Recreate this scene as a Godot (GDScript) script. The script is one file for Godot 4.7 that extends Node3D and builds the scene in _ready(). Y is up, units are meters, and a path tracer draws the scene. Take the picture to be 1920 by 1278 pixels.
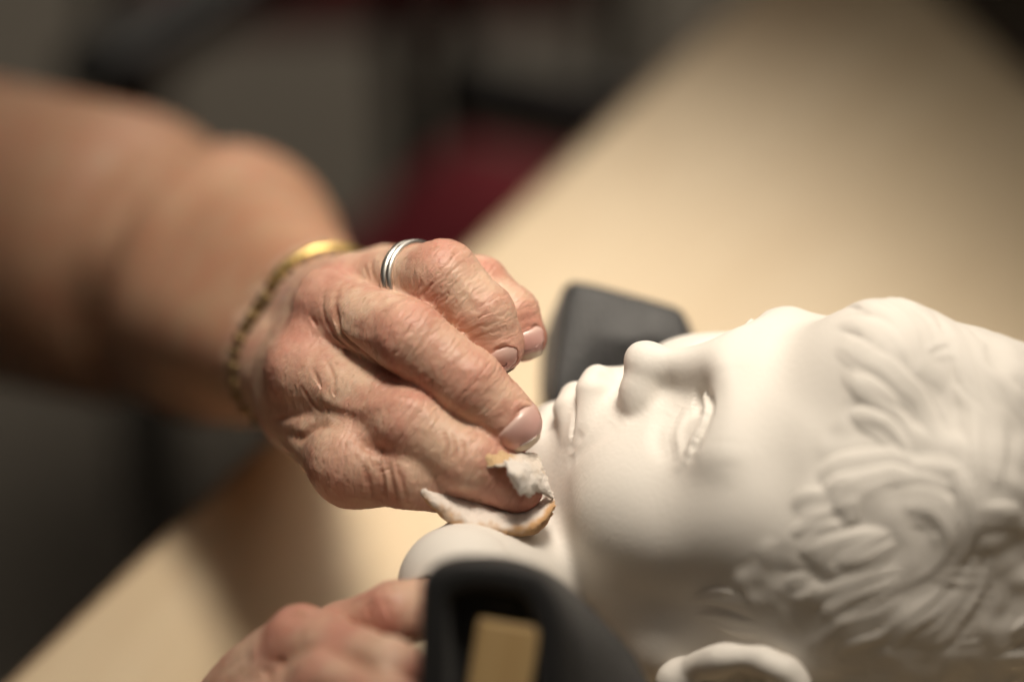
extends Node3D
# A plaster-white child's head being wiped by an elderly woman's hand: close-up. Shapes are worked out in millimetres and stored in metres.

const MM := 0.001

# ---------------------------------------------------------------- solid shapes as a distance field
class Field:
	var kind := PackedInt32Array()          # 0 tapered capsule, 1 ellipsoid, +2 = carved away
	var a := PackedVector3Array()
	var b := PackedVector3Array()
	var il := PackedFloat32Array()
	var ra := PackedFloat32Array()
	var dr := PackedFloat32Array()
	var kk := PackedFloat32Array()
	var rot: Array[Basis] = []
	var all := PackedInt32Array()

	func _add(t: int, pa: Vector3, pb: Vector3, l: float, r: float, d: float, k: float, m: Basis) -> void:
		all.append(kind.size())
		kind.append(t); a.append(pa); b.append(pb); il.append(l); ra.append(r); dr.append(d); kk.append(maxf(k, 0.001)); rot.append(m)

	func cone(pa: Vector3, pb: Vector3, r0: float, r1: float, k: float, carve := false) -> void:
		var v := pb - pa
		_add(2 if carve else 0, pa, v, 1.0 / maxf(v.length_squared(), 1e-6), r0, r1 - r0, k, Basis())

	func ball(c: Vector3, r: float, k: float, carve := false) -> void:
		cone(c, c + Vector3(0.01, 0, 0), r, r, k, carve)

	func egg(c: Vector3, r: Vector3, k: float, m := Basis(), carve := false) -> void:
		_add(3 if carve else 1, c, Vector3(1.0 / r.x, 1.0 / r.y, 1.0 / r.z), 0.0, 0.0, 0.0, k, m.transposed())

	func one(i: int, p: Vector3) -> float:
		var q := p - a[i]
		if kind[i] & 1 == 0:
			var h := clampf(q.dot(b[i]) * il[i], 0.0, 1.0)
			return (q - b[i] * h).length() - ra[i] - dr[i] * h
		q = rot[i] * q
		var s := q * b[i]
		var k0 := s.length()
		return k0 * (k0 - 1.0) / maxf((s * b[i]).length(), 1e-6)

	func ev(p: Vector3, idx: PackedInt32Array) -> float:
		var d := 1e5
		for i in idx:
			var q := p - a[i]
			var e: float
			var t := kind[i]
			if t & 1 == 0:
				var h := clampf(q.dot(b[i]) * il[i], 0.0, 1.0)
				e = (q - b[i] * h).length() - ra[i] - dr[i] * h
			else:
				q = rot[i] * q
				var s := q * b[i]
				var k0 := s.length()
				e = k0 * (k0 - 1.0) / maxf((s * b[i]).length(), 1e-6)
			var k := kk[i]
			if t < 2:
				var g := maxf(k - absf(d - e), 0.0)
				d = minf(d, e) - g * g * 0.25 / k
			else:
				var g := maxf(k - absf(d + e), 0.0)
				d = maxf(d, -e) + g * g * 0.25 / k
		return d

	func grad(p: Vector3, idx: PackedInt32Array, e := 0.25) -> Vector3:
		var x1 := ev(p + Vector3(e, -e, -e), idx)
		var x2 := ev(p + Vector3(-e, -e, e), idx)
		var x3 := ev(p + Vector3(-e, e, -e), idx)
		var x4 := ev(p + Vector3(e, e, e), idx)
		return Vector3(x1 - x2 - x3 + x4, -x1 - x2 + x3 + x4, -x1 + x2 - x3 + x4) / (4.0 * e)

	func near(c: Vector3, reach: float) -> PackedInt32Array:
		var ds := PackedFloat32Array()
		var m := 1e9
		for i in all:
			var e := one(i, c)
			ds.append(e)
			if kind[i] < 2:
				m = minf(m, e)
		var out := PackedInt32Array()
		for i in all:
			if ds[i] < (reach * 1.3 + kk[i] if kind[i] >= 2 else maxf(m, -reach) + 2.2 * reach + 12.0 + kk[i]):
				out.append(i)
		return out

	func settle(p: Vector3, steps := 4) -> Vector3:
		for s in steps:
			var g := grad(p, all)
			p -= g * (ev(p, all) / maxf(g.length_squared(), 0.2))
		return p


class Hide:
	var v := PackedVector3Array()
	var n := PackedVector3Array()
	var f := PackedInt32Array()
	var c := PackedColorArray()

	# surface nets over the blocks that the surface passes through; keep(p) limits what is kept
	static func net(fd: Field, h: float, lo: Vector3, hi: Vector3, keep = null) -> Hide:
		var sk := Hide.new()
		var nb := 6
		var w := nb + 1
		var size := h * nb
		var reach := size * 0.87
		var cells := {}
		var list: Array[Vector3i] = []
		var signs := PackedInt32Array()
		var cnt := Vector3i(((hi - lo) / size).ceil())
		var val := PackedFloat32Array()
		val.resize(w * w * w)
		for bz in cnt.z:
			for by in cnt.y:
				for bx in cnt.x:
					var o := lo + Vector3(bx, by, bz) * size
					var mid := o + Vector3.ONE * (size * 0.5)
					var d0 := fd.ev(mid, fd.all)
					if absf(d0) > reach * 1.35 + 2.0:
						continue
					var idx := fd.near(mid, reach)
					var pos := 0
					var neg := 0
					var j := 0
					for z in w:
						for y in w:
							for x in w:
								var s := fd.ev(o + Vector3(x, y, z) * h, idx)
								val[j] = s
								j += 1
								if s < 0.0: neg += 1
								else: pos += 1
					if pos == 0 or neg == 0:
						continue
					for z in nb:
						for y in nb:
							for x in nb:
								var q := x + w * (y + w * z)
								var s0 := val[q]
								var s1 := val[q + 1]
								var s2 := val[q + w]
								var s3 := val[q + w + 1]
								var s4 := val[q + w * w]
								var s5 := val[q + w * w + 1]
								var s6 := val[q + w * w + w]
								var s7 := val[q + w * w + w + 1]
								var k := int(s0 < 0.0) + int(s1 < 0.0) + int(s2 < 0.0) + int(s3 < 0.0) + int(s4 < 0.0) + int(s5 < 0.0) + int(s6 < 0.0) + int(s7 < 0.0)
								if k == 0 or k == 8:
									continue
								var sum := Vector3()
								var m := 0.0
								if (s0 < 0.0) != (s1 < 0.0): sum += Vector3(s0 / (s0 - s1), 0, 0); m += 1.0
								if (s2 < 0.0) != (s3 < 0.0): sum += Vector3(s2 / (s2 - s3), 1, 0); m += 1.0
								if (s4 < 0.0) != (s5 < 0.0): sum += Vector3(s4 / (s4 - s5), 0, 1); m += 1.0
								if (s6 < 0.0) != (s7 < 0.0): sum += Vector3(s6 / (s6 - s7), 1, 1); m += 1.0
								if (s0 < 0.0) != (s2 < 0.0): sum += Vector3(0, s0 / (s0 - s2), 0); m += 1.0
								if (s1 < 0.0) != (s3 < 0.0): sum += Vector3(1, s1 / (s1 - s3), 0); m += 1.0
								if (s4 < 0.0) != (s6 < 0.0): sum += Vector3(0, s4 / (s4 - s6), 1); m += 1.0
								if (s5 < 0.0) != (s7 < 0.0): sum += Vector3(1, s5 / (s5 - s7), 1); m += 1.0
								if (s0 < 0.0) != (s4 < 0.0): sum += Vector3(0, 0, s0 / (s0 - s4)); m += 1.0
								if (s1 < 0.0) != (s5 < 0.0): sum += Vector3(1, 0, s1 / (s1 - s5)); m += 1.0
								if (s2 < 0.0) != (s6 < 0.0): sum += Vector3(0, 1, s2 / (s2 - s6)); m += 1.0
								if (s3 < 0.0) != (s7 < 0.0): sum += Vector3(1, 1, s3 / (s3 - s7)); m += 1.0
								var p := o + (Vector3(x, y, z) + sum / m) * h
								if keep != null and not keep.call(p):
									continue
								var g := fd.grad(p, idx)
								var l := g.length_squared()
								p -= g * clampf(fd.ev(p, idx) / maxf(l, 0.3), -h, h)
								var c3 := Vector3i(bx * nb + x, by * nb + y, bz * nb + z)
								cells[c3] = sk.v.size()
								list.append(c3)
								signs.append(int(s0 < 0.0) | int(s1 < 0.0) << 1 | int(s2 < 0.0) << 2 | int(s4 < 0.0) << 3)
								sk.v.append(p)
								sk.n.append(g / sqrt(maxf(l, 1e-9)))
		var dx := Vector3i(1, 0, 0)
		var dy := Vector3i(0, 1, 0)
		var dz := Vector3i(0, 0, 1)
		for i in list.size():
			var s := signs[i]
			var c3 := list[i]
			var s0 := s & 1
			if s0 != (s >> 1) & 1: sk._quad(cells, i, c3 - dy, c3 - dy - dz, c3 - dz, s0 == 1)
			if s0 != (s >> 2) & 1: sk._quad(cells, i, c3 - dz, c3 - dz - dx, c3 - dx, s0 == 1)
			if s0 != (s >> 3) & 1: sk._quad(cells, i, c3 - dx, c3 - dx - dy, c3 - dy, s0 == 1)
		return sk

	func _quad(cells: Dictionary, i: int, q1: Vector3i, q2: Vector3i, q3: Vector3i, flip: bool) -> void:
		var j: int = cells.get(q1, -1)
		var k: int = cells.get(q2, -1)
		var l: int = cells.get(q3, -1)
		if j < 0 or k < 0 or l < 0:
			return
		if v[i].distance_squared_to(v[k]) <= v[j].distance_squared_to(v[l]):
			f.append_array([i, k, j, i, l, k] if not flip else [i, j, k, i, k, l])
		else:
			f.append_array([i, l, j, j, l, k] if not flip else [i, j, l, j, k, l])

	# splits every edge whose two ends are wanted; mid points bulge with the normals so that the surface stays round
	func refine(want = null) -> void:
		var ok := PackedByteArray()
		ok.resize(v.size())
		for i in v.size():
			ok[i] = 1 if want == null or want.call(v[i]) else 0
		var mids := {}
		var out := PackedInt32Array()
		var tri := [0, 0, 0]
		var md := [0, 0, 0]
		for t in range(0, f.size(), 3):
			var cnt := 0
			for e in 3:
				var i := f[t + e]
				var j := f[t + (e + 1) % 3]
				tri[e] = i
				md[e] = -1
				if ok[i] and ok[j]:
					var key := mini(i, j) << 32 | maxi(i, j)
					var m: int = mids.get(key, -1)
					if m < 0:
						m = v.size()
						mids[key] = m
						var d := v[j] - v[i]
						v.append((v[i] + v[j]) * 0.5 - (n[i] * d.dot(n[i]) - n[j] * d.dot(n[j])) * 0.125)
						n.append((n[i] + n[j]).normalized())
					md[e] = m
					cnt += 1
			var a: int = tri[0]
			var b: int = tri[1]
			var c_: int = tri[2]
			var x: int = md[0]
			var y: int = md[1]
			var z: int = md[2]
			if cnt == 3:
				out.append_array([a, x, z, x, b, y, z, y, c_, x, y, z])
			elif cnt == 0:
				out.append_array([a, b, c_])
			elif cnt == 1:
				if x >= 0: out.append_array([a, x, c_, x, b, c_])
				elif y >= 0: out.append_array([a, b, y, a, y, c_])
				else: out.append_array([a, b, z, z, b, c_])
			else:
				if x < 0: out.append_array([a, b, y, a, y, z, z, y, c_])
				elif y < 0: out.append_array([a, x, z, x, b, c_, x, c_, z])
				else: out.append_array([a, x, c_, x, b, y, x, y, c_])
		f = out

	func normals() -> void:
		n.fill(Vector3())
		for t in range(0, f.size(), 3):
			var i := f[t]
			var j := f[t + 1]
			var k := f[t + 2]
			var g := (v[k] - v[i]).cross(v[j] - v[i])
			n[i] += g
			n[j] += g
			n[k] += g
		for i in n.size():
			n[i] = n[i].normalized()

	func mesh(scale := MM) -> ArrayMesh:
		var arr := []
		arr.resize(Mesh.ARRAY_MAX)
		var vv := v.duplicate()
		for i in vv.size():
			vv[i] *= scale
		arr[Mesh.ARRAY_VERTEX] = vv
		arr[Mesh.ARRAY_NORMAL] = n
		arr[Mesh.ARRAY_INDEX] = f
		if c.size() == v.size():
			arr[Mesh.ARRAY_COLOR] = c
		var m := ArrayMesh.new()
		m.add_surface_from_arrays(Mesh.PRIMITIVE_TRIANGLES, arr)
		return m

	func add(o: Hide) -> void:
		var at := v.size()
		v.append_array(o.v)
		n.append_array(o.n)
		c.append_array(o.c)
		for i in o.f:
			f.append(i + at)


# ridges and grooves along lines that lie on a surface
class Strokes:
	var p := PackedVector3Array()
	var q := PackedVector3Array()
	var w := PackedFloat32Array()
	var h := PackedFloat32Array()
	var soft := PackedInt32Array()           # 0 gauss that adds, 1 rounded lock that covers
	var grid := {}
	var cell := 9.0

	func line(pts: Array, width: float, height: float, lock := 0, w_end := -1.0) -> void:
		if w_end < 0.0:
			w_end = width
		var smooth: Array[Vector3] = []
		for i in range(pts.size() - 1):
			var p0: Vector3 = pts[maxi(i - 1, 0)]
			var p1: Vector3 = pts[i]
			var p2: Vector3 = pts[i + 1]
			var p3: Vector3 = pts[mini(i + 2, pts.size() - 1)]
			for s in 4:
				smooth.append(p1.cubic_interpolate(p2, p0, p3, s / 4.0))
		smooth.append(pts[pts.size() - 1])
		for i in range(smooth.size() - 1):
			var t := (i + 0.5) / (smooth.size() - 1)
			var end := smoothstep(0.0, 0.42 if lock else 0.3, t) * smoothstep(1.0, 0.6 if lock else 0.7, t)
			seg(smooth[i], smooth[i + 1], lerpf(width, w_end, t) * (lerpf(0.55, 1.0, end) if lock else 1.0), height * lerpf(0.05 if lock else 0.25, 1.0, end), lock)

	func seg(a: Vector3, b: Vector3, width: float, height: float, lock: int) -> void:
		var id := p.size()
		p.append(a); q.append(b); w.append(width); h.append(height); soft.append(lock)
		var r := width * (1.05 if lock else 2.4)
		var lo := Vector3i(((a.min(b) - Vector3.ONE * r) / cell).floor())
		var hi := Vector3i(((a.max(b) + Vector3.ONE * r) / cell).floor())
		for x in range(lo.x, hi.x + 1):
			for y in range(lo.y, hi.y + 1):
				for z in range(lo.z, hi.z + 1):
					var key := Vector3i(x, y, z)
					if not grid.has(key):
						grid[key] = PackedInt32Array()
					grid[key].append(id)

	# a lock of hair: strands that run together, part a little and meet again in a point
	func lock(pts: Array, centre: Vector3, width: float, height: float, rng: RandomNumberGenerator) -> void:
		var count := 4
		for k in count:
			var off := (k - 1.5) * width * 0.42
			var out := []
			var wob := rng.randf_range(-0.25, 0.25) * width
			for i in pts.size():
				var p: Vector3 = pts[i]
				var t := float(i) / (pts.size() - 1)
				var d: Vector3 = pts[mini(i + 1, pts.size() - 1)] - pts[maxi(i - 1, 0)]
				var side := d.cross(p - centre).normalized()
				out.append(p + side * (off * (0.35 + 0.65 * sin(PI * clampf(t * 0.85 + 0.12, 0.0, 1.0))) + wob * sin(t * 5.0 + k)))
			line(out, width * rng.randf_range(0.48, 0.66), height * (1.0 if k == 2 else rng.randf_range(0.45, 1.0)), 1, width * 0.36)

	# (height that adds, height of the covering lock)
	func at(s: Vector3) -> Vector2:
		var key := Vector3i((s / cell).floor())
		if not grid.has(key):
			return Vector2()
		var add := 0.0
		var cover := 0.0
		var ids: PackedInt32Array = grid[key]
		var best := {}
		for id in ids:
			var e := q[id] - p[id]
			var r := s - p[id]
			var t := clampf(r.dot(e) / maxf(e.length_squared(), 1e-6), 0.0, 1.0)
			var d := (r - e * t).length() / w[id]
			if soft[id]:
				if d < 1.0:
					var x := 1.0 - d * d
					var y := h[id] * (x * 0.55 + 0.45 * sqrt(x)) * (0.95 + 0.05 * cos(d * 9.0))
					var g := maxf(1.2 - absf(cover - y), 0.0)
					cover = maxf(cover, y) + g * g * 0.2 * minf(1.0, minf(cover, y))
			else:
				var g := h[id] * exp(-d * d)
				if absf(g) > absf(add) or signf(g) != signf(add) and absf(g) > 0.05:
					add = g if absf(g) > absf(add) else add
		return Vector2(add, cover)


# ---------------------------------------------------------------- small helpers
func numbered(called: String, parent: Node) -> String:
	var out := called
	var k := 0
	while parent.has_node(NodePath(out)):
		k += 1
		out = "%s_%03d" % [called, k]
	return out

func thing(called: String, label: String, category: String, at := Vector3.ZERO, group := "") -> Node3D:
	var o := Node3D.new()
	o.name = numbered(called, self)
	add_child(o)
	o.position = at
	o.set_meta("label", label)
	o.set_meta("category", category)
	if group:
		o.set_meta("group", group)
	return o

func part(called: String, mesh: Mesh, m: Material, parent: Node = self, at := Vector3.ZERO) -> MeshInstance3D:
	var o := MeshInstance3D.new()
	o.name = numbered(called, parent)
	o.mesh = mesh
	o.material_override = m
	o.position = at
	parent.add_child(o)
	return o

func srgb(r: float, g: float, b: float) -> Color:
	return Color(r, g, b).linear_to_srgb()

func mat(col: Color, rough: float, spec := 0.5) -> StandardMaterial3D:
	var m := StandardMaterial3D.new()
	m.albedo_color = col
	m.roughness = rough
	m.metallic_specular = spec
	return m

func noise_tex(freq: float, octaves: int, sd: int, lo := Color.BLACK, hi := Color.WHITE, size := 512, type := FastNoiseLite.TYPE_SIMPLEX_SMOOTH) -> NoiseTexture2D:
	var fn := FastNoiseLite.new()
	fn.seed = sd
	fn.noise_type = type
	fn.frequency = freq
	fn.fractal_octaves = octaves
	var t := NoiseTexture2D.new()
	t.width = size
	t.height = size
	t.seamless = true
	t.noise = fn
	var g := Gradient.new()
	g.set_color(0, lo)
	g.set_color(1, hi)
	t.color_ramp = g
	return t

func noise3(freq: float, octaves: int, sd: int) -> FastNoiseLite:
	var fn := FastNoiseLite.new()
	fn.seed = sd
	fn.frequency = freq
	fn.noise_type = FastNoiseLite.TYPE_SIMPLEX_SMOOTH
	fn.fractal_octaves = octaves
	return fn

# a box with rounded edges, as one mesh (size and radius in metres)
func round_box(size: Vector3, r: float, seg := 3) -> ArrayMesh:
	var st := SurfaceTool.new()
	st.begin(Mesh.PRIMITIVE_TRIANGLES)
	var k := seg * 2 + 2
	var axes := [Vector3.RIGHT, Vector3.LEFT, Vector3.UP, Vector3.DOWN, Vector3.BACK, Vector3.FORWARD]
	var base := 0
	var inner := size * 0.5 - Vector3.ONE * r
	for ax: Vector3 in axes:
		var u := Vector3(ax.y, ax.z, ax.x).abs()
		var w := ax.cross(u)
		for i in k:
			for j in k:
				var ca := _rb(i, seg)
				var cb := _rb(j, seg)
				var q := ax + u * ca.y + w * cb.y
				var dir := (ax + u * tan(ca.x) + w * tan(cb.x)).normalized()
				var corner := Vector3(signf(q.x) if absf(q.x) > 0.5 else 0.0, signf(q.y) if absf(q.y) > 0.5 else 0.0, signf(q.z) if absf(q.z) > 0.5 else 0.0)
				st.set_normal(dir)
				st.set_uv(Vector2(i, j) / (k - 1))
				st.add_vertex(corner * inner + dir * r)
		for i in k - 1:
			for j in k - 1:
				var a := base + i * k + j
				for x: int in [a, a + 1, a + k, a + 1, a + k + 1, a + k]:
					st.add_index(x)
		base += k * k
	return st.commit()

func _rb(i: int, seg: int) -> Vector2:
	return Vector2(-PI / 4 + PI / 4 * i / seg, -1.0) if i <= seg else Vector2(PI / 4 * (i - seg - 1) / seg, 1.0)

# a tube along points (metres); flat > 1 squashes it along the side vectors given
func tube(pts: PackedVector3Array, r: PackedFloat32Array, sides := 10, closed := false) -> ArrayMesh:
	var st := SurfaceTool.new()
	st.begin(Mesh.PRIMITIVE_TRIANGLES)
	var n := pts.size()
	var side := Vector3.UP
	for i in n:
		var t := (pts[(i + 1) % n] - pts[(i - 1 + n) % n]) if closed else (pts[mini(i + 1, n - 1)] - pts[maxi(i - 1, 0)])
		t = t.normalized()
		if i == 0 and absf(t.dot(side)) > 0.9:
			side = Vector3.RIGHT
		side = (side - t * side.dot(t)).normalized()
		var up := t.cross(side)
		for k in sides:
			var d := side * cos(TAU * k / sides) + up * sin(TAU * k / sides)
			st.set_normal(d)
			st.add_vertex(pts[i] + d * r[i])
	for i in (n if closed else n - 1):
		for k in sides:
			var a := i * sides + k
			var b := i * sides + (k + 1) % sides
			var c := ((i + 1) % n) * sides + k
			var d := ((i + 1) % n) * sides + (k + 1) % sides
			for x in [a, c, b, b, c, d]:
				st.add_index(x)
	if not closed:
		for e in 2:
			var o: int = 0 if e == 0 else (n - 1) * sides
			for k in range(1, sides - 1):
				for x: int in ([o, o + k, o + k + 1] if e == 0 else [o, o + k + 1, o + k]):
					st.add_index(x)
	return st.commit()

# ---------------------------------------------------------------- camera, light
func camera_and_light() -> void:
	var cam := Camera3D.new()
	cam.name = "camera"
	add_child(cam)
	var lens := CameraAttributesPhysical.new()
	lens.frustum_focal_length = 85.0
	lens.frustum_focus_distance = 0.752
	lens.exposure_aperture = 2.2
	cam.attributes = lens
	cam.fov = 14.93
	cam.near = 0.05
	cam.far = 30.0
	cam.position = Vector3(0.00, 525.00, 649.52) * MM
	cam.basis = Basis(Vector3(1, 0, 0), Vector3(0, 0.8660254, -0.5), Vector3(0, 0.5, 0.8660254))
	cam.current = true
	var we := WorldEnvironment.new()
	we.name = "environment"
	var e := Environment.new()
	e.background_mode = Environment.BG_COLOR
	e.background_color = srgb(0.012, 0.0105, 0.009)
	e.tonemap_mode = Environment.TONE_MAPPER_LINEAR
	e.tonemap_exposure = 1.25
	e.sdfgi_enabled = true
	e.ssao_enabled = true
	e.ssil_enabled = true
	we.environment = e
	add_child(we)
	# work lamps above the table, out of the picture
	panel("work_lamp_light", Vector3(0.11, 0.74, -0.02), Vector2(0.42, 0.42), 0.10)
	spot("shaded_work_lamp_light", Vector3(0.10, 1.0, -0.03), Vector3(0.045, 0.10, -0.075), 1.62, 12.4, 0.18, Color(1.0, 0.95, 0.88))
	spot("second_work_lamp_light", Vector3(0.06, 1.25, -0.45), Vector3(0.0, 0.0, -0.34), 1.3, 10.5, 0.14, Color(1.0, 0.95, 0.88))
	panel("ceiling_panel_light", Vector3(-1.3, 1.95, -1.5), Vector2(1.2, 1.2), 0.2)
	panel("second_ceiling_panel_light", Vector3(-0.1, 1.95, 0.9), Vector2(1.2, 1.2), 0.17)
	panel("third_ceiling_panel_light", Vector3(0.3, 1.95, -3.0), Vector2(1.2, 1.2), 2.3)

func panel(called: String, at: Vector3, size: Vector2, energy: float) -> void:
	var a := AreaLight3D.new()
	a.name = called
	a.area_size = size
	a.light_energy = energy
	a.light_color = Color(1.0, 0.95, 0.88)
	a.shadow_enabled = true
	a.area_range = 8.0
	add_child(a)
	a.position = at
	a.rotation.x = -PI / 2

func spot(called: String, at: Vector3, to: Vector3, energy: float, angle: float, size: float, col: Color) -> void:
	var l := SpotLight3D.new()
	l.name = called
	l.light_energy = energy
	l.light_color = col
	l.spot_angle = angle
	l.spot_angle_attenuation = 1.0
	l.spot_attenuation = 2.0
	l.spot_range = 12.0
	l.light_size = size
	l.shadow_enabled = true
	add_child(l)
	l.position = at
	l.look_at(to, Vector3(0.3, 0, -1).normalized())

# ---------------------------------------------------------------- table and floor
const EDGE := Vector3(0.441, 0, -0.897)      # along the near long edge of the table, going away
const INTO := Vector3(0.897, 0, 0.441)       # from that edge across the table top

func setting() -> void:
	var fl := PlaneMesh.new()
	fl.size = Vector2(14, 14)
	var m := mat(srgb(0.22, 0.20, 0.17), 0.9, 0.3)
	m.heightmap_enabled = true
	m.heightmap_texture = noise_tex(0.05, 4, 4)
	m.heightmap_scale = 0.3
	m.uv1_triplanar = true
	m.uv1_world_triplanar = true
	m.uv1_scale = Vector3.ONE * 4.0
	var o := part("floor", fl, m, self, Vector3(0, -0.73, 0))
	o.set_meta("kind", "structure")

	var t := thing("table", "pale wood laminate table top with a straight edge, under the white head", "table")
	t.basis = Basis(INTO, Vector3.UP, -EDGE)
	t.position = Vector3(-0.0225, 0, -0.3255) + EDGE * 0.1
	var wood := mat(Color.WHITE, 0.42, 0.45)
	wood.albedo_texture = wood_tex(Color(0.67, 0.55, 0.385), Color(0.605, 0.475, 0.315), 31)
	wood.uv1_triplanar = true
	wood.uv1_scale = Vector3(1.1, 1.1, 1.1)
	wood.heightmap_enabled = true
	wood.heightmap_texture = noise_tex(0.12, 3, 9)
	wood.heightmap_scale = 0.01
	part("table_top", round_box(Vector3(0.80, 0.028, 1.70), 0.003), wood, t, Vector3(0.40, -0.014, 0))
	var band := mat(srgb(0.30, 0.21, 0.13), 0.5)
	part("edge_band", round_box(Vector3(0.004, 0.026, 1.69), 0.0015), band, t, Vector3(-0.0015, -0.0145, 0))
	var steel := mat(srgb(0.08, 0.08, 0.085), 0.4)
	for s: Vector2 in [Vector2(0.06, -0.78), Vector2(0.74, -0.78), Vector2(0.06, 0.78), Vector2(0.74, 0.78)]:
		part("leg", round_box(Vector3(0.04, 0.70, 0.04), 0.004), steel, t, Vector3(s.x, -0.379, s.y))

func wood_tex(a: Color, b: Color, sd: int) -> ImageTexture:
	var n1 := noise3(0.02, 4, sd)
	var n2 := noise3(0.006, 2, sd + 1)
	var w := 512
	var im := Image.create(w, w, false, Image.FORMAT_RGB8)
	for y in w:
		for x in w:
			var wr := n2.get_noise_2d(x * 2.0, y * 0.6) * 26.0
			var k := n1.get_noise_2d((x + wr) * 3.2, y * 0.22)
			var fine := n1.get_noise_2d((x + wr) * 14.0, y * 0.5 + 300.0)
			var u := clampf(0.42 + k * 0.55 + fine * 0.28, 0.0, 1.0)
			im.set_pixel(x, y, a.lerp(b, u).linear_to_srgb())
	return ImageTexture.create_from_image(im)

# ---------------------------------------------------------------- what stands behind, far out of focus
func background() -> void:
	chair("chair", "dark red upholstered chair with black arms, tucked in behind the table edge", Basis(INTO, Vector3.UP, -EDGE), Vector3(0.091, -0.73, -0.708))
	chair("chair", "dark red upholstered chair farther back on the floor, in shade", Basis(Vector3.UP, 0.06).scaled(Vector3(0.76, 1, 1)), Vector3(-0.12, -0.73, -1.40))
	var b := thing("dark_case", "black box standing on the far end of the table", "box", Vector3(0.340, 0, -0.63))
	b.basis = Basis(Vector3.UP, 0.28)
	var bm := mat(srgb(0.012, 0.010, 0.010), 0.6)
	part("case_body", round_box(Vector3(0.24, 0.20, 0.28), 0.012), bm, b, Vector3(0, 0.10, 0))
	part("case_lid", round_box(Vector3(0.245, 0.03, 0.285), 0.008), bm, b, Vector3(0, 0.2155, 0))

func chair(called: String, label: String, turn: Basis, at: Vector3) -> void:
	var t := thing(called, label, "chair", at, "red chairs beyond the table")
	t.basis = turn
	var red := mat(srgb(0.38, 0.05, 0.07), 0.85, 0.3)
	red.rim_enabled = true
	red.rim = 0.3
	var black := mat(srgb(0.012, 0.012, 0.012), 0.45)
	part("seat", round_box(Vector3(0.48, 0.07, 0.31), 0.03, 4), red, t, Vector3(0, 0.455, -0.03))
	var back := part("backrest", round_box(Vector3(0.46, 0.42, 0.06), 0.028, 4), red, t, Vector3(0, 0.86, -0.215))
	back.rotation.x = -0.14
	part("rear_rail", round_box(Vector3(0.53, 0.05, 0.03), 0.01), black, t, Vector3(0, 0.50, -0.21))
	for s: int in [-1, 1]:
		part("armrest", round_box(Vector3(0.05, 0.03, 0.40), 0.012), black, t, Vector3(s * 0.275, 0.66, -0.02))
		for z: float in [0.13, -0.17]:
			part("leg", tube(PackedVector3Array([Vector3(s * 0.275, 0.0, z * 1.2), Vector3(s * 0.275, 0.645, z)]), PackedFloat32Array([0.013, 0.013])), black, t)
		part("back_post", tube(PackedVector3Array([Vector3(s * 0.255, 0.40, -0.20), Vector3(s * 0.235, 0.75, -0.215)]), PackedFloat32Array([0.012, 0.012])), black, t)

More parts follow.
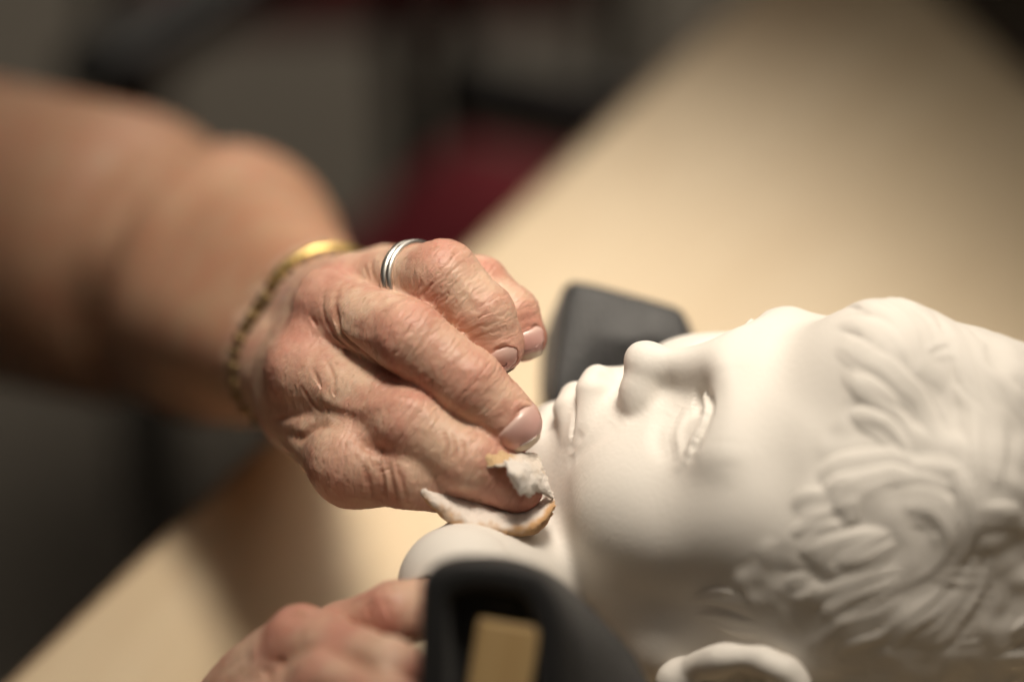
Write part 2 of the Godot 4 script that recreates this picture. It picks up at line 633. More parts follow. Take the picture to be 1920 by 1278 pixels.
# ---------------------------------------------------------------- the white head
func bust() -> void:
	var fd := Field.new()
	for s: int in [-1, 1]:
		pass
	fd.egg(Vector3(0, 32, -8), Vector3(69, 80, 83.5), 10)
	fd.egg(Vector3(0, 50, 8), Vector3(57, 44, 56.5), 14)
	fd.egg(Vector3(0, -12, 36), Vector3(52, 56, 44), 14)
	fd.egg(Vector3(0, -30, 66), Vector3(25, 22, 18), 12)
	for s: int in [-1, 1]:
		fd.egg(Vector3(s * 32, -15, 48.5), Vector3(22, 23, 25), 16)
		fd.cone(Vector3(s * 46, -24, 8), Vector3(s * 15, -53, 55), 20, 16, 14)
		fd.cone(Vector3(s * 9, 26, 77.5), Vector3(s * 36, 27, 64.5), 5.0, 5.5, 22)
		fd.egg(Vector3(s * 40, 4, 43), Vector3(15, 18, 16), 16)
		fd.egg(Vector3(s * 45, 27, 40), Vector3(13, 17, 16), 16)
	fd.egg(Vector3(0, -57, 68), Vector3(17, 12, 15), 10)
	for s: int in [-1, 1]:
		fd.egg(Vector3(s * 21.5, 16, 83), Vector3(10.5, 6.5, 8.0), 14, Basis(), true)
		fd.ball(Vector3(s * 23.5, 17.5, 60.3), 12.0, 4.0)
	fd.cone(Vector3(0, 23, 77), Vector3(0, -1, 89.3), 4.4, 4.6, 10)
	fd.egg(Vector3(0, -3.6, 90.6), Vector3(4.6, 4.4, 5.2), 4)
	for s: int in [-1, 1]:
		fd.cone(Vector3(s * 2.5, -2.5, 87), Vector3(s * 9.0, -7.5, 80), 5.0, 4.6, 7)
		fd.egg(Vector3(s * 8.5, -7.5, 82), Vector3(4.0, 4.6, 6.0), 6)
		fd.ball(Vector3(s * 4.6, -12.4, 86.5), 1.6, 3, true)
		fd.cone(Vector3(s * 17, -30.5, 75.5), Vector3(s * 3.5, -26.5, 86.2), 4.2, 5.6, 5)
		fd.cone(Vector3(s * 13.5, -36.5, 75.5), Vector3(s * 3, -38.5, 81.5), 4.8, 6.8, 2)
	var heart := Vector3(0, 32, -6)
	for l: Array in [[Vector3(-9.0, 76.6, 69.9), 0.80, 19.0], [Vector3(-3.9, 84.9, 63.9), 0.80, 20.0], [Vector3(-11.4, 106.2, 32.2), 0.86, 22.0], [Vector3(27.4, 104.2, 22.6), 0.85, 17.0]]:
		var v: Vector3 = heart + (l[0] - heart) * l[1]
		fd.egg(v, Vector3(l[2], l[2], l[2]), 18)
	var up := Basis(Vector3(-0.3436, -0.1357, 0.9293), Vector3(0.7709, 0.5244, 0.3616), Vector3(-0.5364, 0.8406, -0.0756)).transposed() * Vector3.UP
	fd.ball(heart - up * 66.0, 40.0, 20)          # the back of the head, which it lies on
	# neck and the cut-off chest
	fd.cone(Vector3(0, -40, -14), Vector3(2, -86, 2), 45, 41, 14)
	fd.cone(Vector3(2, -86, 6), Vector3(16, -102, 18), 38, 32, 14)
	fd.cone(Vector3(81.4, -59.7, 72.9), Vector3(47.2, -74.1, 46.7), 21, 30, 10)
	# ears
	for s: int in [-1, 1]:
		fd.egg(Vector3(s * 67, 5, -1), Vector3(8, 21, 13), 4, Basis(Vector3.UP, s * 0.35))
		fd.egg(Vector3(s * 76, 10, 3), Vector3(6, 13, 8), 3, Basis(), true)
		var last := Vector3()
		for i in 31:
			var t := -2.3 + i * 0.157
			var p := Vector3(s * (72 + 3.0 * sin(t * 0.5 + 1.0)), 7 + 21 * cos(t), -1 - 14 * sin(t))
			if i:
				fd.cone(last, p, 3.1, 3.1, 1.5)
			last = p
		fd.egg(Vector3(s * 71, -13, 7), Vector3(6, 8, 7), 3)
	var sk := Hide.net(fd, 2.3, Vector3(-84, -168, -108), Vector3(86, 126, 112))
	var st := Strokes.new()
	face_lines(fd, st)
	hair_lines(fd, st)
	sk.refine()
	sk.refine(func(p: Vector3) -> bool: return p.x > -35 and p.z > 0 and p.y > -70 or p.x > 30 and p.y > -60)
	var lump := noise3(0.045, 2, 11)
	var fine := noise3(0.6, 2, 12)
	for i in sk.v.size():
		var p := sk.v[i]
		var ax := absf(p.x)
		var hv := p.y * 0.75 - p.z * 0.65 - (14.0 - 0.2 * ax - maxf(ax - 58.0, 0.0) * 2.0)
		var hair := smoothstep(-2.0, 5.0, hv)
		var a := st.at(p)
		var d := a.x
		if hair > 0.0:
			d += hair * (1.2 + lump.get_noise_3dv(p) * 1.6)
		d = maxf(d, d * 0.3 + a.y) if a.y > 0.0 else d
		d += fine.get_noise_3dv(p) * 0.05
		sk.v[i] = p + sk.n[i] * d
	sk.normals()
	var t := thing("sculpted_head", "white plaster head of a curly haired child lying face up on the table", "sculpture", Vector3(80.37, 81.98, 7.72) * MM)
	t.basis = Basis(Vector3(-0.3436, -0.1357, 0.9293), Vector3(0.7709, 0.5244, 0.3616), Vector3(-0.5364, 0.8406, -0.0756)).scaled(Vector3.ONE * 0.8415)
	var m := mat(srgb(0.77, 0.73, 0.675), 0.6, 0.4)
	m.heightmap_enabled = true
	m.heightmap_texture = noise_tex(0.03, 5, 21)
	m.heightmap_scale = 0.002
	m.uv1_triplanar = true
	m.uv1_scale = Vector3.ONE * 30.0
	part("head", sk.mesh(), m, t)

func settled(fd: Field, pts: Array) -> Array:
	var out := []
	for p: Vector3 in pts:
		out.append(fd.settle(p, 5))
	return out

func face_lines(fd: Field, st: Strokes) -> void:
	st.line(settled(fd, [Vector3(-19, -32.5, 78), Vector3(-10, -32, 86), Vector3(0, -33, 90), Vector3(10, -32, 86), Vector3(19, -32.5, 78)]), 1.3, -3.0)
	st.line(settled(fd, [Vector3(0, -15, 88), Vector3(0, -22, 92)]), 2.6, -0.9)
	st.line(settled(fd, [Vector3(-10, -48.5, 80), Vector3(0, -50, 83), Vector3(10, -48.5, 80)]), 3.4, -1.2)
	for s: int in [-1, 1]:
		st.line(settled(fd, [Vector3(s * 15, -3, 81), Vector3(s * 16.5, -9, 78), Vector3(s * 13, -15, 79)]), 2.2, -0.6)
		st.line(settled(fd, [Vector3(s * 10, 15.5, 72), Vector3(s * 16, 20.5, 76), Vector3(s * 24, 23.0, 78), Vector3(s * 32, 20.5, 75), Vector3(s * 39, 14, 68)]), 2.5, 1.45)
		st.line(settled(fd, [Vector3(s * 10, 14.5, 72), Vector3(s * 17, 12, 76), Vector3(s * 25, 10.8, 77), Vector3(s * 33, 12.5, 73), Vector3(s * 38, 15, 68)]), 2.2, 0.95)
		st.line(settled(fd, [Vector3(s * 11, 21, 74), Vector3(s * 24, 26.5, 76), Vector3(s * 38, 22, 68)]), 2.4, -1.3)
		st.line(settled(fd, [Vector3(s * 12, 17, 74), Vector3(s * 17, 18, 74)]), 2.6, -2.6)
		st.line(settled(fd, [Vector3(s * 12, 7, 74), Vector3(s * 24, 3, 76), Vector3(s * 36, 7, 68)]), 3.0, -0.7)
		st.line(settled(fd, [Vector3(s * 10, 31, 82), Vector3(s * 24, 36, 78), Vector3(s * 42, 31, 64)]), 5.0, 0.9)
		st.line(settled(fd, [Vector3(s * 16, -12, 80), Vector3(s * 23, -22, 76), Vector3(s * 24, -34, 72)]), 4.0, -0.9)
		st.line(settled(fd, [Vector3(s * 18, -29, 78), Vector3(s * 20.5, -33, 76)]), 3.0, -1.1)

func hair_lines(fd: Field, st: Strokes) -> void:
	var locks := [
		[Vector3(-24.5, 64.7, 71.7), Vector3(-17.3, 72.9, 70.1), Vector3(-9.8, 79.6, 67.5), Vector3(-4.1, 85.6, 63.3), Vector3(3.4, 89.9, 59.1), Vector3(10.5, 92.7, 54.6)],
		[Vector3(-5.3, 70.0, 74.6), Vector3(-3.6, 74.7, 71.9), Vector3(-1.0, 79.7, 68.5), Vector3(3.6, 85.5, 63.5), Vector3(9.4, 89.2, 58.9), Vector3(15.6, 92.1, 53.6)],
		[Vector3(5.4, 70.8, 74.2), Vector3(5.8, 73.0, 72.8), Vector3(9.6, 78.1, 68.7), Vector3(12.1, 83.5, 63.7), Vector3(15.3, 87.4, 59.0), Vector3(17.3, 90.9, 54.3), Vector3(22.4, 94.0, 47.5), Vector3(28.4, 95.7, 39.9), Vector3(34.7, 94.9, 34.0)],
		[Vector3(15.3, 73.6, 70.3), Vector3(19.0, 77.0, 66.6), Vector3(21.3, 80.9, 62.4), Vector3(23.6, 84.3, 58.1), Vector3(27.3, 86.4, 53.5)],
		[Vector3(26.9, 74.1, 64.7), Vector3(27.7, 76.9, 62.1), Vector3(28.1, 80.1, 59.1), Vector3(29.0, 84.4, 54.2), Vector3(32.0, 87.9, 47.7), Vector3(35.1, 89.0, 43.1)],
		[Vector3(-36.8, 61.4, 66.4), Vector3(-29.1, 72.2, 64.7), Vector3(-23.3, 79.1, 62.9), Vector3(-13.8, 86.4, 60.4), Vector3(-5.0, 92.7, 55.7), Vector3(3.3, 97.1, 50.3)],
		[Vector3(-38.8, 72.3, 58.3), Vector3(-21.1, 87.5, 56.2), Vector3(-8.2, 96.3, 50.6), Vector3(0.8, 101.3, 44.1), Vector3(9.2, 104.5, 36.8), Vector3(18.8, 105.5, 28.9)],
		[Vector3(51.0, 58.0, 51.6), Vector3(49.0, 63.2, 51.2), Vector3(46.4, 68.6, 50.9), Vector3(43.0, 76.1, 48.6), Vector3(39.2, 83.2, 45.7), Vector3(38.5, 88.8, 39.1), Vector3(40.0, 91.2, 32.8)],
		[Vector3(52.5, 63.4, 45.8), Vector3(50.8, 66.8, 46.0), Vector3(48.8, 71.0, 45.5), Vector3(47.1, 76.7, 42.3)],
		[Vector3(54.1, 68.6, 38.6), Vector3(49.4, 77.9, 37.0), Vector3(45.7, 84.9, 33.9), Vector3(43.4, 90.6, 27.8), Vector3(45.1, 92.1, 20.5), Vector3(47.8, 90.8, 15.9), Vector3(54.0, 84.5, 11.9), Vector3(59.2, 76.2, 12.0), Vector3(63.3, 67.2, 14.1)],
		[Vector3(56.3, 51.5, 46.6), Vector3(54.8, 56.3, 46.8), Vector3(53.3, 60.7, 46.4), Vector3(52.0, 65.6, 45.1)],
		[Vector3(61.8, 47.8, 37.4), Vector3(60.9, 50.9, 37.9), Vector3(59.5, 55.7, 38.2), Vector3(57.5, 61.3, 38.3), Vector3(55.7, 67.7, 36.3)],
		[Vector3(62.7, 55.4, 30.7), Vector3(60.9, 61.6, 30.1), Vector3(58.6, 68.2, 28.8), Vector3(55.5, 74.6, 28.3), Vector3(51.5, 81.4, 27.3)],
		[Vector3(69.8, 43.0, 12.9), Vector3(68.2, 48.7, 16.5), Vector3(67.3, 52.5, 17.2), Vector3(64.7, 61.3, 17.6), Vector3(60.1, 72.7, 16.9), Vector3(54.5, 82.2, 16.7)],
		[Vector3(71.8, 38.6, -6.8), Vector3(70.9, 44.6, 1.8), Vector3(69.2, 52.4, 5.6), Vector3(66.8, 61.3, 4.9), Vector3(62.8, 70.9, 6.8), Vector3(59.0, 77.4, 9.6)],
		[Vector3(68.9, 54.9, -14.0), Vector3(66.8, 63.0, -3.4), Vector3(63.2, 71.2, 1.2), Vector3(58.5, 79.9, 1.4), Vector3(52.0, 88.6, 4.6), Vector3(46.2, 93.6, 12.0)],
		[Vector3(64.7, 65.8, -21.0), Vector3(62.5, 72.8, -11.8), Vector3(57.9, 81.3, -7.8), Vector3(50.3, 91.3, -2.3), Vector3(43.5, 97.2, 6.2), Vector3(37.6, 99.8, 16.5)],
		[Vector3(-0.7, 99.0, 47.7), Vector3(8.6, 103.0, 39.8), Vector3(19.5, 103.9, 32.2), Vector3(30.1, 101.6, 25.7), Vector3(38.0, 97.7, 22.1)],
		[Vector3(29.2, 97.8, 35.4), Vector3(34.6, 98.8, 25.8), Vector3(41.0, 96.9, 16.9), Vector3(47.6, 92.8, 8.8)],
		[Vector3(67.6, 35.9, 24.9), Vector3(67.0, 42.2, 25.4), Vector3(66.1, 47.4, 25.8), Vector3(64.8, 51.8, 27.1)],
	]
	var lr := RandomNumberGenerator.new()
	lr.seed = 5
	for l: Array in locks:
		st.lock(settled(fd, l), Vector3(0, 32, -6), 7.4, 1.9, lr)
	var rng := RandomNumberGenerator.new()
	rng.seed = 77
	var made := 0
	while made < 150:
		var d := Vector3(rng.randf_range(-1, 1), rng.randf_range(-0.7, 1), rng.randf_range(-1, 0.9)).normalized()
		var p := Vector3(0, 32, -6) + d * Vector3(70, 82, 90)
		var ax := absf(p.x)
		var hv := p.y * 0.75 - p.z * 0.65 - (14.0 - 0.2 * ax - maxf(ax - 58.0, 0.0) * 2.0)
		if p.z > 25.0 and p.x > 5.0 or hv < 16.0 or ax > 58.0 and p.y < 22.0:
			continue
		var taken := false
		for i in range(0, st.p.size(), 3):
			if st.soft[i] == 1 and st.p[i].distance_squared_to(p) < 30.0:
				taken = true
				break
		if taken:
			continue
		made += 1
		var pts := []
		var nrm := d
		var flow := (p - Vector3(8, 100, -50)).normalized()
		flow = (flow - nrm * flow.dot(nrm)).normalized()
		var turn := rng.randf_range(-0.5, 0.5)
		flow = flow.rotated(nrm, turn)
		var curl := rng.randf_range(-0.35, 0.35)
		for k in 5:
			pts.append(p)
			p = fd.settle(p + flow * 8.0, 2)
			nrm = (p - Vector3(0, 32, -6)).normalized()
			flow = (flow - nrm * flow.dot(nrm)).normalized().rotated(nrm, curl)
		st.lock(pts, Vector3(0, 32, -6), rng.randf_range(4.5, 6.5), rng.randf_range(1.0, 2.0), rng)

# ---------------------------------------------------------------- the person
func skin_mat() -> StandardMaterial3D:
	var m := mat(Color.WHITE, 0.47, 0.45)
	m.vertex_color_use_as_albedo = true
	m.heightmap_enabled = true
	m.heightmap_texture = noise_tex(0.05, 4, 61, Color.BLACK, Color.WHITE, 512, FastNoiseLite.TYPE_CELLULAR)
	m.heightmap_scale = 0.006
	m.uv1_triplanar = true
	m.uv1_scale = Vector3.ONE * 60.0
	m.subsurf_scatter_enabled = true
	m.subsurf_scatter_strength = 0.10
	return m

func left_hand_field() -> Field:
	var fd := Field.new()
	var w1 := Vector3(-57.9, 114.8, -77.8)
	var w2 := Vector3(-68.5, 99.9, -69.2)
	# forearm and upper arm
	fd.cone(w1, Vector3(-103.6, 59.7, -225.0), 18, 36, 12)
	fd.cone(w2, Vector3(-116.8, 39.5, -213.3), 19, 42, 12)
	fd.cone(Vector3(-113.7, 54.4, -222.0), Vector3(-129.7, 42.2, -240.3), 48, 49, 10)
	fd.cone(Vector3(-161.1, 35.3, -268.6), Vector3(-325.5, 9.0, -380.5), 60, 66, 4)
	# metacarpals and palm
	fd.cone(w2, Vector3(-61.3, 130.4, -16.4), 15, 11.5, 8)
	fd.cone(w1, Vector3(-53.9, 145.0, -29.4), 15, 11, 8)
	fd.cone(w1, Vector3(-47.2, 144.9, -40.9), 15, 10, 8)
	fd.cone(w1, Vector3(-38.8, 140.2, -57.9), 14, 8.5, 8)
	fd.egg(Vector3(-52.4, 118.8, -37.4), Vector3(20, 26, 30), 12)
	# thumb
	fd.cone(w2, Vector3(-63.4, 109.6, -29.8), 14, 12.5, 10)
	fd.cone(Vector3(-63.4, 109.6, -29.8), Vector3(-45.8, 117.6, 14.1), 13, 12.5, 6)
	fd.cone(Vector3(-57.9, 118.9, -21.3), Vector3(-46.0, 117.6, 9.5), 14, 8, 8)
	fd.cone(Vector3(-45.8, 117.6, 14.1), Vector3(-29.5, 118.2, 20.7), 12.5, 10, 5)
	fd.cone(Vector3(-29.5, 118.2, 20.7), Vector3(-11.5, 113.2, 21.2), 10, 8.5, 3)
	# fingers: index, middle, ring, little
	fd.cone(Vector3(-61.3, 130.4, -16.4), Vector3(-29.8, 131.6, 15.2), 11.5, 10.6, 3.0)
	fd.cone(Vector3(-29.8, 131.6, 15.2), Vector3(-12.2, 123.7, 23.3), 10.4, 9.4, 2.5)
	fd.cone(Vector3(-12.2, 123.7, 23.3), Vector3(0.8, 115.8, 23.2), 9.4, 8.6, 2.5)
	fd.cone(Vector3(-53.9, 145.0, -29.4), Vector3(-29.4, 152.2, 2.2), 10.5, 10.6, 3.0)
	fd.cone(Vector3(-29.4, 152.2, 2.2), Vector3(-12.2, 142.8, 11.1), 10.4, 9.6, 2.0)
	fd.cone(Vector3(-12.2, 142.8, 11.1), Vector3(-0.3, 131.6, 15.2), 9.6, 8.9, 2.0)
	fd.cone(Vector3(-47.2, 144.9, -40.9), Vector3(-20.2, 162.3, -16.3), 10, 10.6, 3.0)
	fd.cone(Vector3(-20.2, 162.3, -16.3), Vector3(-8.8, 153.6, -9.0), 10.4, 9.4, 2.0)
	fd.cone(Vector3(-8.8, 153.6, -9.0), Vector3(-5.0, 145.2, -6.5), 9.4, 8.8, 2.0)
	fd.cone(Vector3(-38.8, 140.2, -57.9), Vector3(-9.8, 152.0, -28.9), 8.6, 9.0, 3.0)
	fd.cone(Vector3(-9.8, 152.0, -28.9), Vector3(-0.3, 147.0, -21.3), 8.8, 8.0, 2.0)
	fd.cone(Vector3(-0.3, 147.0, -21.3), Vector3(2.8, 141.0, -17.9), 8.0, 7.4, 2.0)
	return fd

func right_hand_field() -> Field:
	var fd := Field.new()
	fd.cone(Vector3(-103.6, 45.7, 81.0), Vector3(-189.7, 61.3, 143.6), 27, 46, 14)
	fd.cone(Vector3(-92.9, 41.4, 56.9), Vector3(-57.5, 97.3, 74.3), 15, 10, 8)
	fd.cone(Vector3(-84.4, 47.7, 76.4), Vector3(-48.0, 100.0, 95.9), 15, 10.5, 6)
	fd.cone(Vector3(-78.8, 49.0, 87.2), Vector3(-42.1, 94.2, 108.4), 15, 11, 6)
	fd.egg(Vector3(-58.0, 68.4, 76.0), Vector3(26, 24, 26), 14)
	fd.cone(Vector3(-69.2, 55.3, 54.7), Vector3(-46.2, 90.2, 62.3), 12, 9.5, 8)
	fd.cone(Vector3(-46.2, 90.2, 62.3), Vector3(-31.5, 103.2, 68.6), 9.5, 9.0, 4)
	fd.cone(Vector3(-31.5, 103.2, 68.6), Vector3(-11.9, 99.2, 57.0), 8.8, 8, 2)
	fd.cone(Vector3(-57.5, 97.3, 74.3), Vector3(-32.4, 106.6, 99.0), 10.4, 9.0, 2)
	fd.cone(Vector3(-32.4, 106.6, 99.0), Vector3(-27.2, 85.4, 97.4), 9.0, 8.2, 2)
	fd.cone(Vector3(-48.0, 100.0, 95.9), Vector3(-29.5, 106.0, 117.8), 10.6, 9.4, 2)
	fd.cone(Vector3(-29.5, 106.0, 117.8), Vector3(-26.1, 81.9, 110.9), 9.2, 8.2, 2)
	fd.cone(Vector3(-42.1, 94.2, 108.4), Vector3(-27.3, 98.4, 126.8), 11, 9.5, 2)
	fd.cone(Vector3(-27.3, 98.4, 126.8), Vector3(-25.4, 73.3, 115.9), 9.2, 8.2, 2)
	return fd

func right_hand_detail(sk: Hide, fd: Field) -> void:
	var st := Strokes.new()
	st.cell = 6.0
	for g: Array in [
		[[Vector3(-43.9, 107.0, 80.2), Vector3(-41.4, 104.5, 84.0), Vector3(-35.5, 107.3, 91.6), Vector3(-26.7, 111.0, 96.4)], 2.2, -1.6],
		[[Vector3(-39.0, 111.6, 75.3), Vector3(-36.7, 111.4, 82.3), Vector3(-36.2, 106.5, 82.9)], 1.1, -0.8],
		[[Vector3(-41.1, 109.4, 74.2), Vector3(-38.8, 109.5, 81.1), Vector3(-38.6, 105.0, 81.4)], 1.1, -0.8],
		[[Vector3(-36.6, 114.0, 76.2), Vector3(-34.0, 113.8, 83.2), Vector3(-33.5, 108.4, 84.0)], 1.1, -0.8],
		[[Vector3(-33.9, 116.2, 77.3), Vector3(-31.7, 114.6, 82.8), Vector3(-31.1, 110.1, 85.4)], 1.0, -0.6],
		[[Vector3(-52.7, 103.3, 91.6), Vector3(-43.5, 108.5, 100.2), Vector3(-33.1, 111.3, 112.4)], 2.4, -1.2],
		[[Vector3(-63.7, 97.9, 80.9), Vector3(-59.6, 97.5, 88.0), Vector3(-56.9, 96.5, 95.5)], 1.3, -0.5],
		[[Vector3(-67.0, 92.9, 79.1), Vector3(-62.6, 92.8, 88.4), Vector3(-60.0, 91.6, 96.1)], 1.3, -0.5]]:
		st.line(settled(fd, g[0]), g[1], g[2])
	for g: Array in [
		[[Vector3(-70.3, 85.4, 78.9), Vector3(-63.7, 98.4, 80.6), Vector3(-57.8, 105.3, 78.9)], 3.0, 0.9],
		[[Vector3(-66.6, 85.3, 88.1), Vector3(-56.6, 99.5, 98.5), Vector3(-46.0, 109.7, 104.1)], 2.6, 0.9],
		[[Vector3(-75.3, 80.5, 74.8), Vector3(-68.6, 91.7, 77.5), Vector3(-67.2, 95.5, 75.3)], 1.8, 0.7]]:
		st.line(settled(fd, g[0]), g[1], g[2])
	var bones := [[Vector3(-92.9, 41.4, 56.9), Vector3(-57.5, 97.3, 74.3)], [Vector3(-84.4, 47.7, 76.4), Vector3(-48.0, 100.0, 95.9)], [Vector3(-46.2, 90.2, 62.3), Vector3(-31.2, 106.7, 73.5)], [Vector3(-31.2, 106.7, 73.5), Vector3(-8.0, 111.4, 73.1)], [Vector3(-57.5, 97.3, 74.3), Vector3(-23.6, 111.0, 105.7)], [Vector3(-48.0, 100.0, 95.9), Vector3(-17.7, 109.1, 122.9)]]
	var joints := [[Vector3(-34.3, 103.4, 70.8), Vector3(0.896, 0.444, -0.027), Vector3(-0.199, 0.853, 0.483), 7.0, 0.7], [Vector3(-57.5, 97.5, 74.2), Vector3(0.755, 0.417, 0.506), Vector3(-0.503, 0.861, 0.083), 8.0, 0.3], [Vector3(-48.0, 100.2, 95.7), Vector3(0.755, 0.230, 0.614), Vector3(-0.508, 0.832, 0.223), 8.0, 0.25], [Vector3(-23.6, 111.0, 105.7), Vector3(0.830, -0.345, 0.439), Vector3(0.000, 0.920, 0.393), 6.0, 0.5]]
	var vein := Color(0.30, 0.19, 0.20)
	crease_hand(sk, fd, bones, joints, [], st, [[Vector3(-65.8, 94.4, 78.3), 3.5, vein, 0.6], [Vector3(-69.4, 88.2, 77.2), 3.5, vein, 0.5], [Vector3(-59.3, 99.1, 84.8), 3.0, Color(0.36, 0.18, 0.11), 0.4]], 500)

func person() -> void:
	var t := thing("person", "elderly person with bare arms, one hand wiping the white head, the other steadying it", "person")
	var fd := left_hand_field()
	var cut := Vector3(-69.0, 98.5, -90.3)
	var axis := (Vector3(-65.1, 108.8, -74.4) - Vector3(-114.7, 61.5, -226.0)).normalized()
	var hand := Hide.net(fd, 1.3, Vector3(-46.9, 30.1, -80.9) - Vector3(75, 30, 30), Vector3(-24.0, 185.8, 2.4) + Vector3(45, 30, 40), func(p: Vector3) -> bool: return (p - cut).dot(axis) > -3.0)
	hand.refine()
	hand.refine(func(p: Vector3) -> bool: return p.z > -75.0)
	var arm := Hide.net(fd, 5.0, Vector3(-420, -60, -520), Vector3(-20, 200, -40), func(p: Vector3) -> bool: return (p - cut).dot(axis) < 5.0)
	arm.refine()
	arm.refine()
	var ast := Strokes.new()
	ast.cell = 20.0
	ast.line(settled(fd, [Vector3(-122.8, 106.7, -246.4), Vector3(-131.0, 96.2, -228.8), Vector3(-136.8, 78.9, -218.8), Vector3(-140.0, 60.1, -211.4), Vector3(-141.3, 36.9, -211.8), Vector3(-139.5, 17.7, -212.3)]), 11.0, -11.0)
	for i in arm.v.size():
		arm.v[i] += arm.n[i] * ast.at(arm.v[i]).x
	left_hand_detail(hand, fd)
	paint_skin(arm, 0.0)
	hand.normals()
	arm.normals()
	hand.add(arm)
	var sm := skin_mat()
	var la := part("left_arm", hand.mesh(), sm, t)
	for d: Array in left_nails():
		nail(d, la)
	var rf := right_hand_field()
	var rh := Hide.net(rf, 2.4, Vector3(-260, -10, -10), Vector3(20, 160, 230))
	rh.refine()
	rh.refine(func(v: Vector3) -> bool: return v.z > 15.0)
	right_hand_detail(rh, rf)
	rh.normals()
	part("right_arm", rh.mesh(), sm, t)

func paint_skin(sk: Hide, detail: float) -> void:
	var n1 := noise3(0.05, 3, 5)
	var n2 := noise3(0.35, 3, 6)
	sk.c.resize(sk.v.size())
	for i in sk.v.size():
		var p := sk.v[i]
		var blot := n1.get_noise_3dv(p)
		var w := n2.get_noise_3dv(p)
		if detail > 0.0:
			sk.v[i] = p + sk.n[i] * (w * 0.16 * detail)
		sk.c[i] = Color(0.52, 0.315, 0.205).lerp(Color(0.50, 0.26, 0.165), clampf(0.5 + blot, 0.0, 1.0))

# joints of one hand: [place, direction along the finger, outward direction of the knuckle, reach, depth of its creases]
func crease_hand(sk: Hide, fd: Field, bones: Array, joints: Array, tips: Array, st: Strokes, stains: Array, sd: int) -> void:
	var broad := noise3(0.05, 3, sd)
	var mid := noise3(0.22, 3, sd + 1)
	var fine := noise3(1.0, 2, sd + 2)
	var aniso := noise3(1.0, 2, sd + 3)
	sk.c.resize(sk.v.size())
	var ba: Array[Vector3] = []
	var bd: Array[Vector3] = []
	var bl := PackedFloat32Array()
	for b: Array in bones:
		ba.append(b[0])
		bd.append((b[1] - b[0]).normalized())
		bl.append((b[1] - b[0]).length())
	var jn := joints.size()
	for i in sk.v.size():
		var p := sk.v[i]
		var n := sk.n[i]
		var best := 1e9
		var bi := 0
		var s := 0.0
		for b in ba.size():
			var r := p - ba[b]
			var t := clampf(r.dot(bd[b]), 0.0, bl[b])
			var d := (r - bd[b] * t).length_squared()
			if d < best:
				best = d
				bi = b
				s = r.dot(bd[b])
		var r := p - ba[bi] - bd[bi] * s
		var ref := bd[bi].cross(Vector3.UP).normalized()
		var ang := atan2(r.dot(ref), r.dot(bd[bi].cross(ref)))
		# fine lines that run across each finger
		var m := mid.get_noise_3dv(p)
		var line := aniso.get_noise_3d(s * 0.85 + m * 0.8, ang * 1.0, bi * 37.0)
		var disp := line * 0.15 + m * 0.12 + fine.get_noise_3dv(p) * 0.02
		disp += broad.get_noise_3dv(p * 2.0) * 0.25
		var red := 0.0
		for k in jn:
			var j: Array = joints[k]
			var q: Vector3 = p - j[0]
			var l2 := q.length_squared()
			var reach: float = j[3]
			if l2 > reach * reach * 7.0:
				continue
			var js := q.dot(j[1])
			var o := n.dot(j[2])
			var lat := q.dot((j[1] as Vector3).cross(j[2]))
			var near := exp(-js * js / (reach * reach)) * smoothstep(-0.25, 0.45, o)
			red = maxf(red, near * exp(-l2 / (reach * reach * 4.5)))
			if j[4] > 0.0:
				var ph := (js + m * 0.9 + signf(js) * lat * lat * 0.012) / 2.7
				var g := absf(sin(PI * ph + aniso.get_noise_3d(lat * 0.2, js * 0.3, k * 11.0) * 0.7))
				var groove := pow(1.0 - g, 2.5)
				disp += near * (0.35 * exp(-l2 / 90.0) - groove * j[4] * (0.5 + 0.7 * mid.get_noise_3d(p.x * 0.6, p.y * 0.6, p.z * 0.6 + 40.0)))
		var a := st.at(p)
		disp += a.x
		sk.v[i] = p + n * disp
		for tp: Vector3 in tips:
			var dl := p.distance_squared_to(tp)
			if dl < 500.0:
				red = maxf(red, 0.95 * exp(-dl / 170.0))
		var blot := broad.get_noise_3dv(p)
		var col := Color(0.66, 0.45, 0.33).lerp(Color(0.55, 0.30, 0.22), clampf(0.40 + blot * 1.5 + m * 0.5, 0.0, 1.0))
		col = col.lerp(Color(0.56, 0.225, 0.175), clampf(red * 0.8, 0.0, 0.85))
		var spot := mid.get_noise_3d(p.x * 0.8 + 90.0, p.y * 0.8, p.z * 0.8)
		col = col.lerp(Color(0.34, 0.17, 0.095), smoothstep(0.42, 0.62, spot) * 0.45)
		if a.x < -0.12:
			col = col.lerp(Color(0.42, 0.19, 0.12), clampf(-a.x * 0.7, 0.0, 0.5))
		for q: Array in stains:
			var dl := p.distance_to(q[0])
			if dl < q[1] * 2.0:
				col = col.lerp(q[2], q[3] * exp(-dl * dl / (q[1] * q[1])))
		sk.c[i] = col

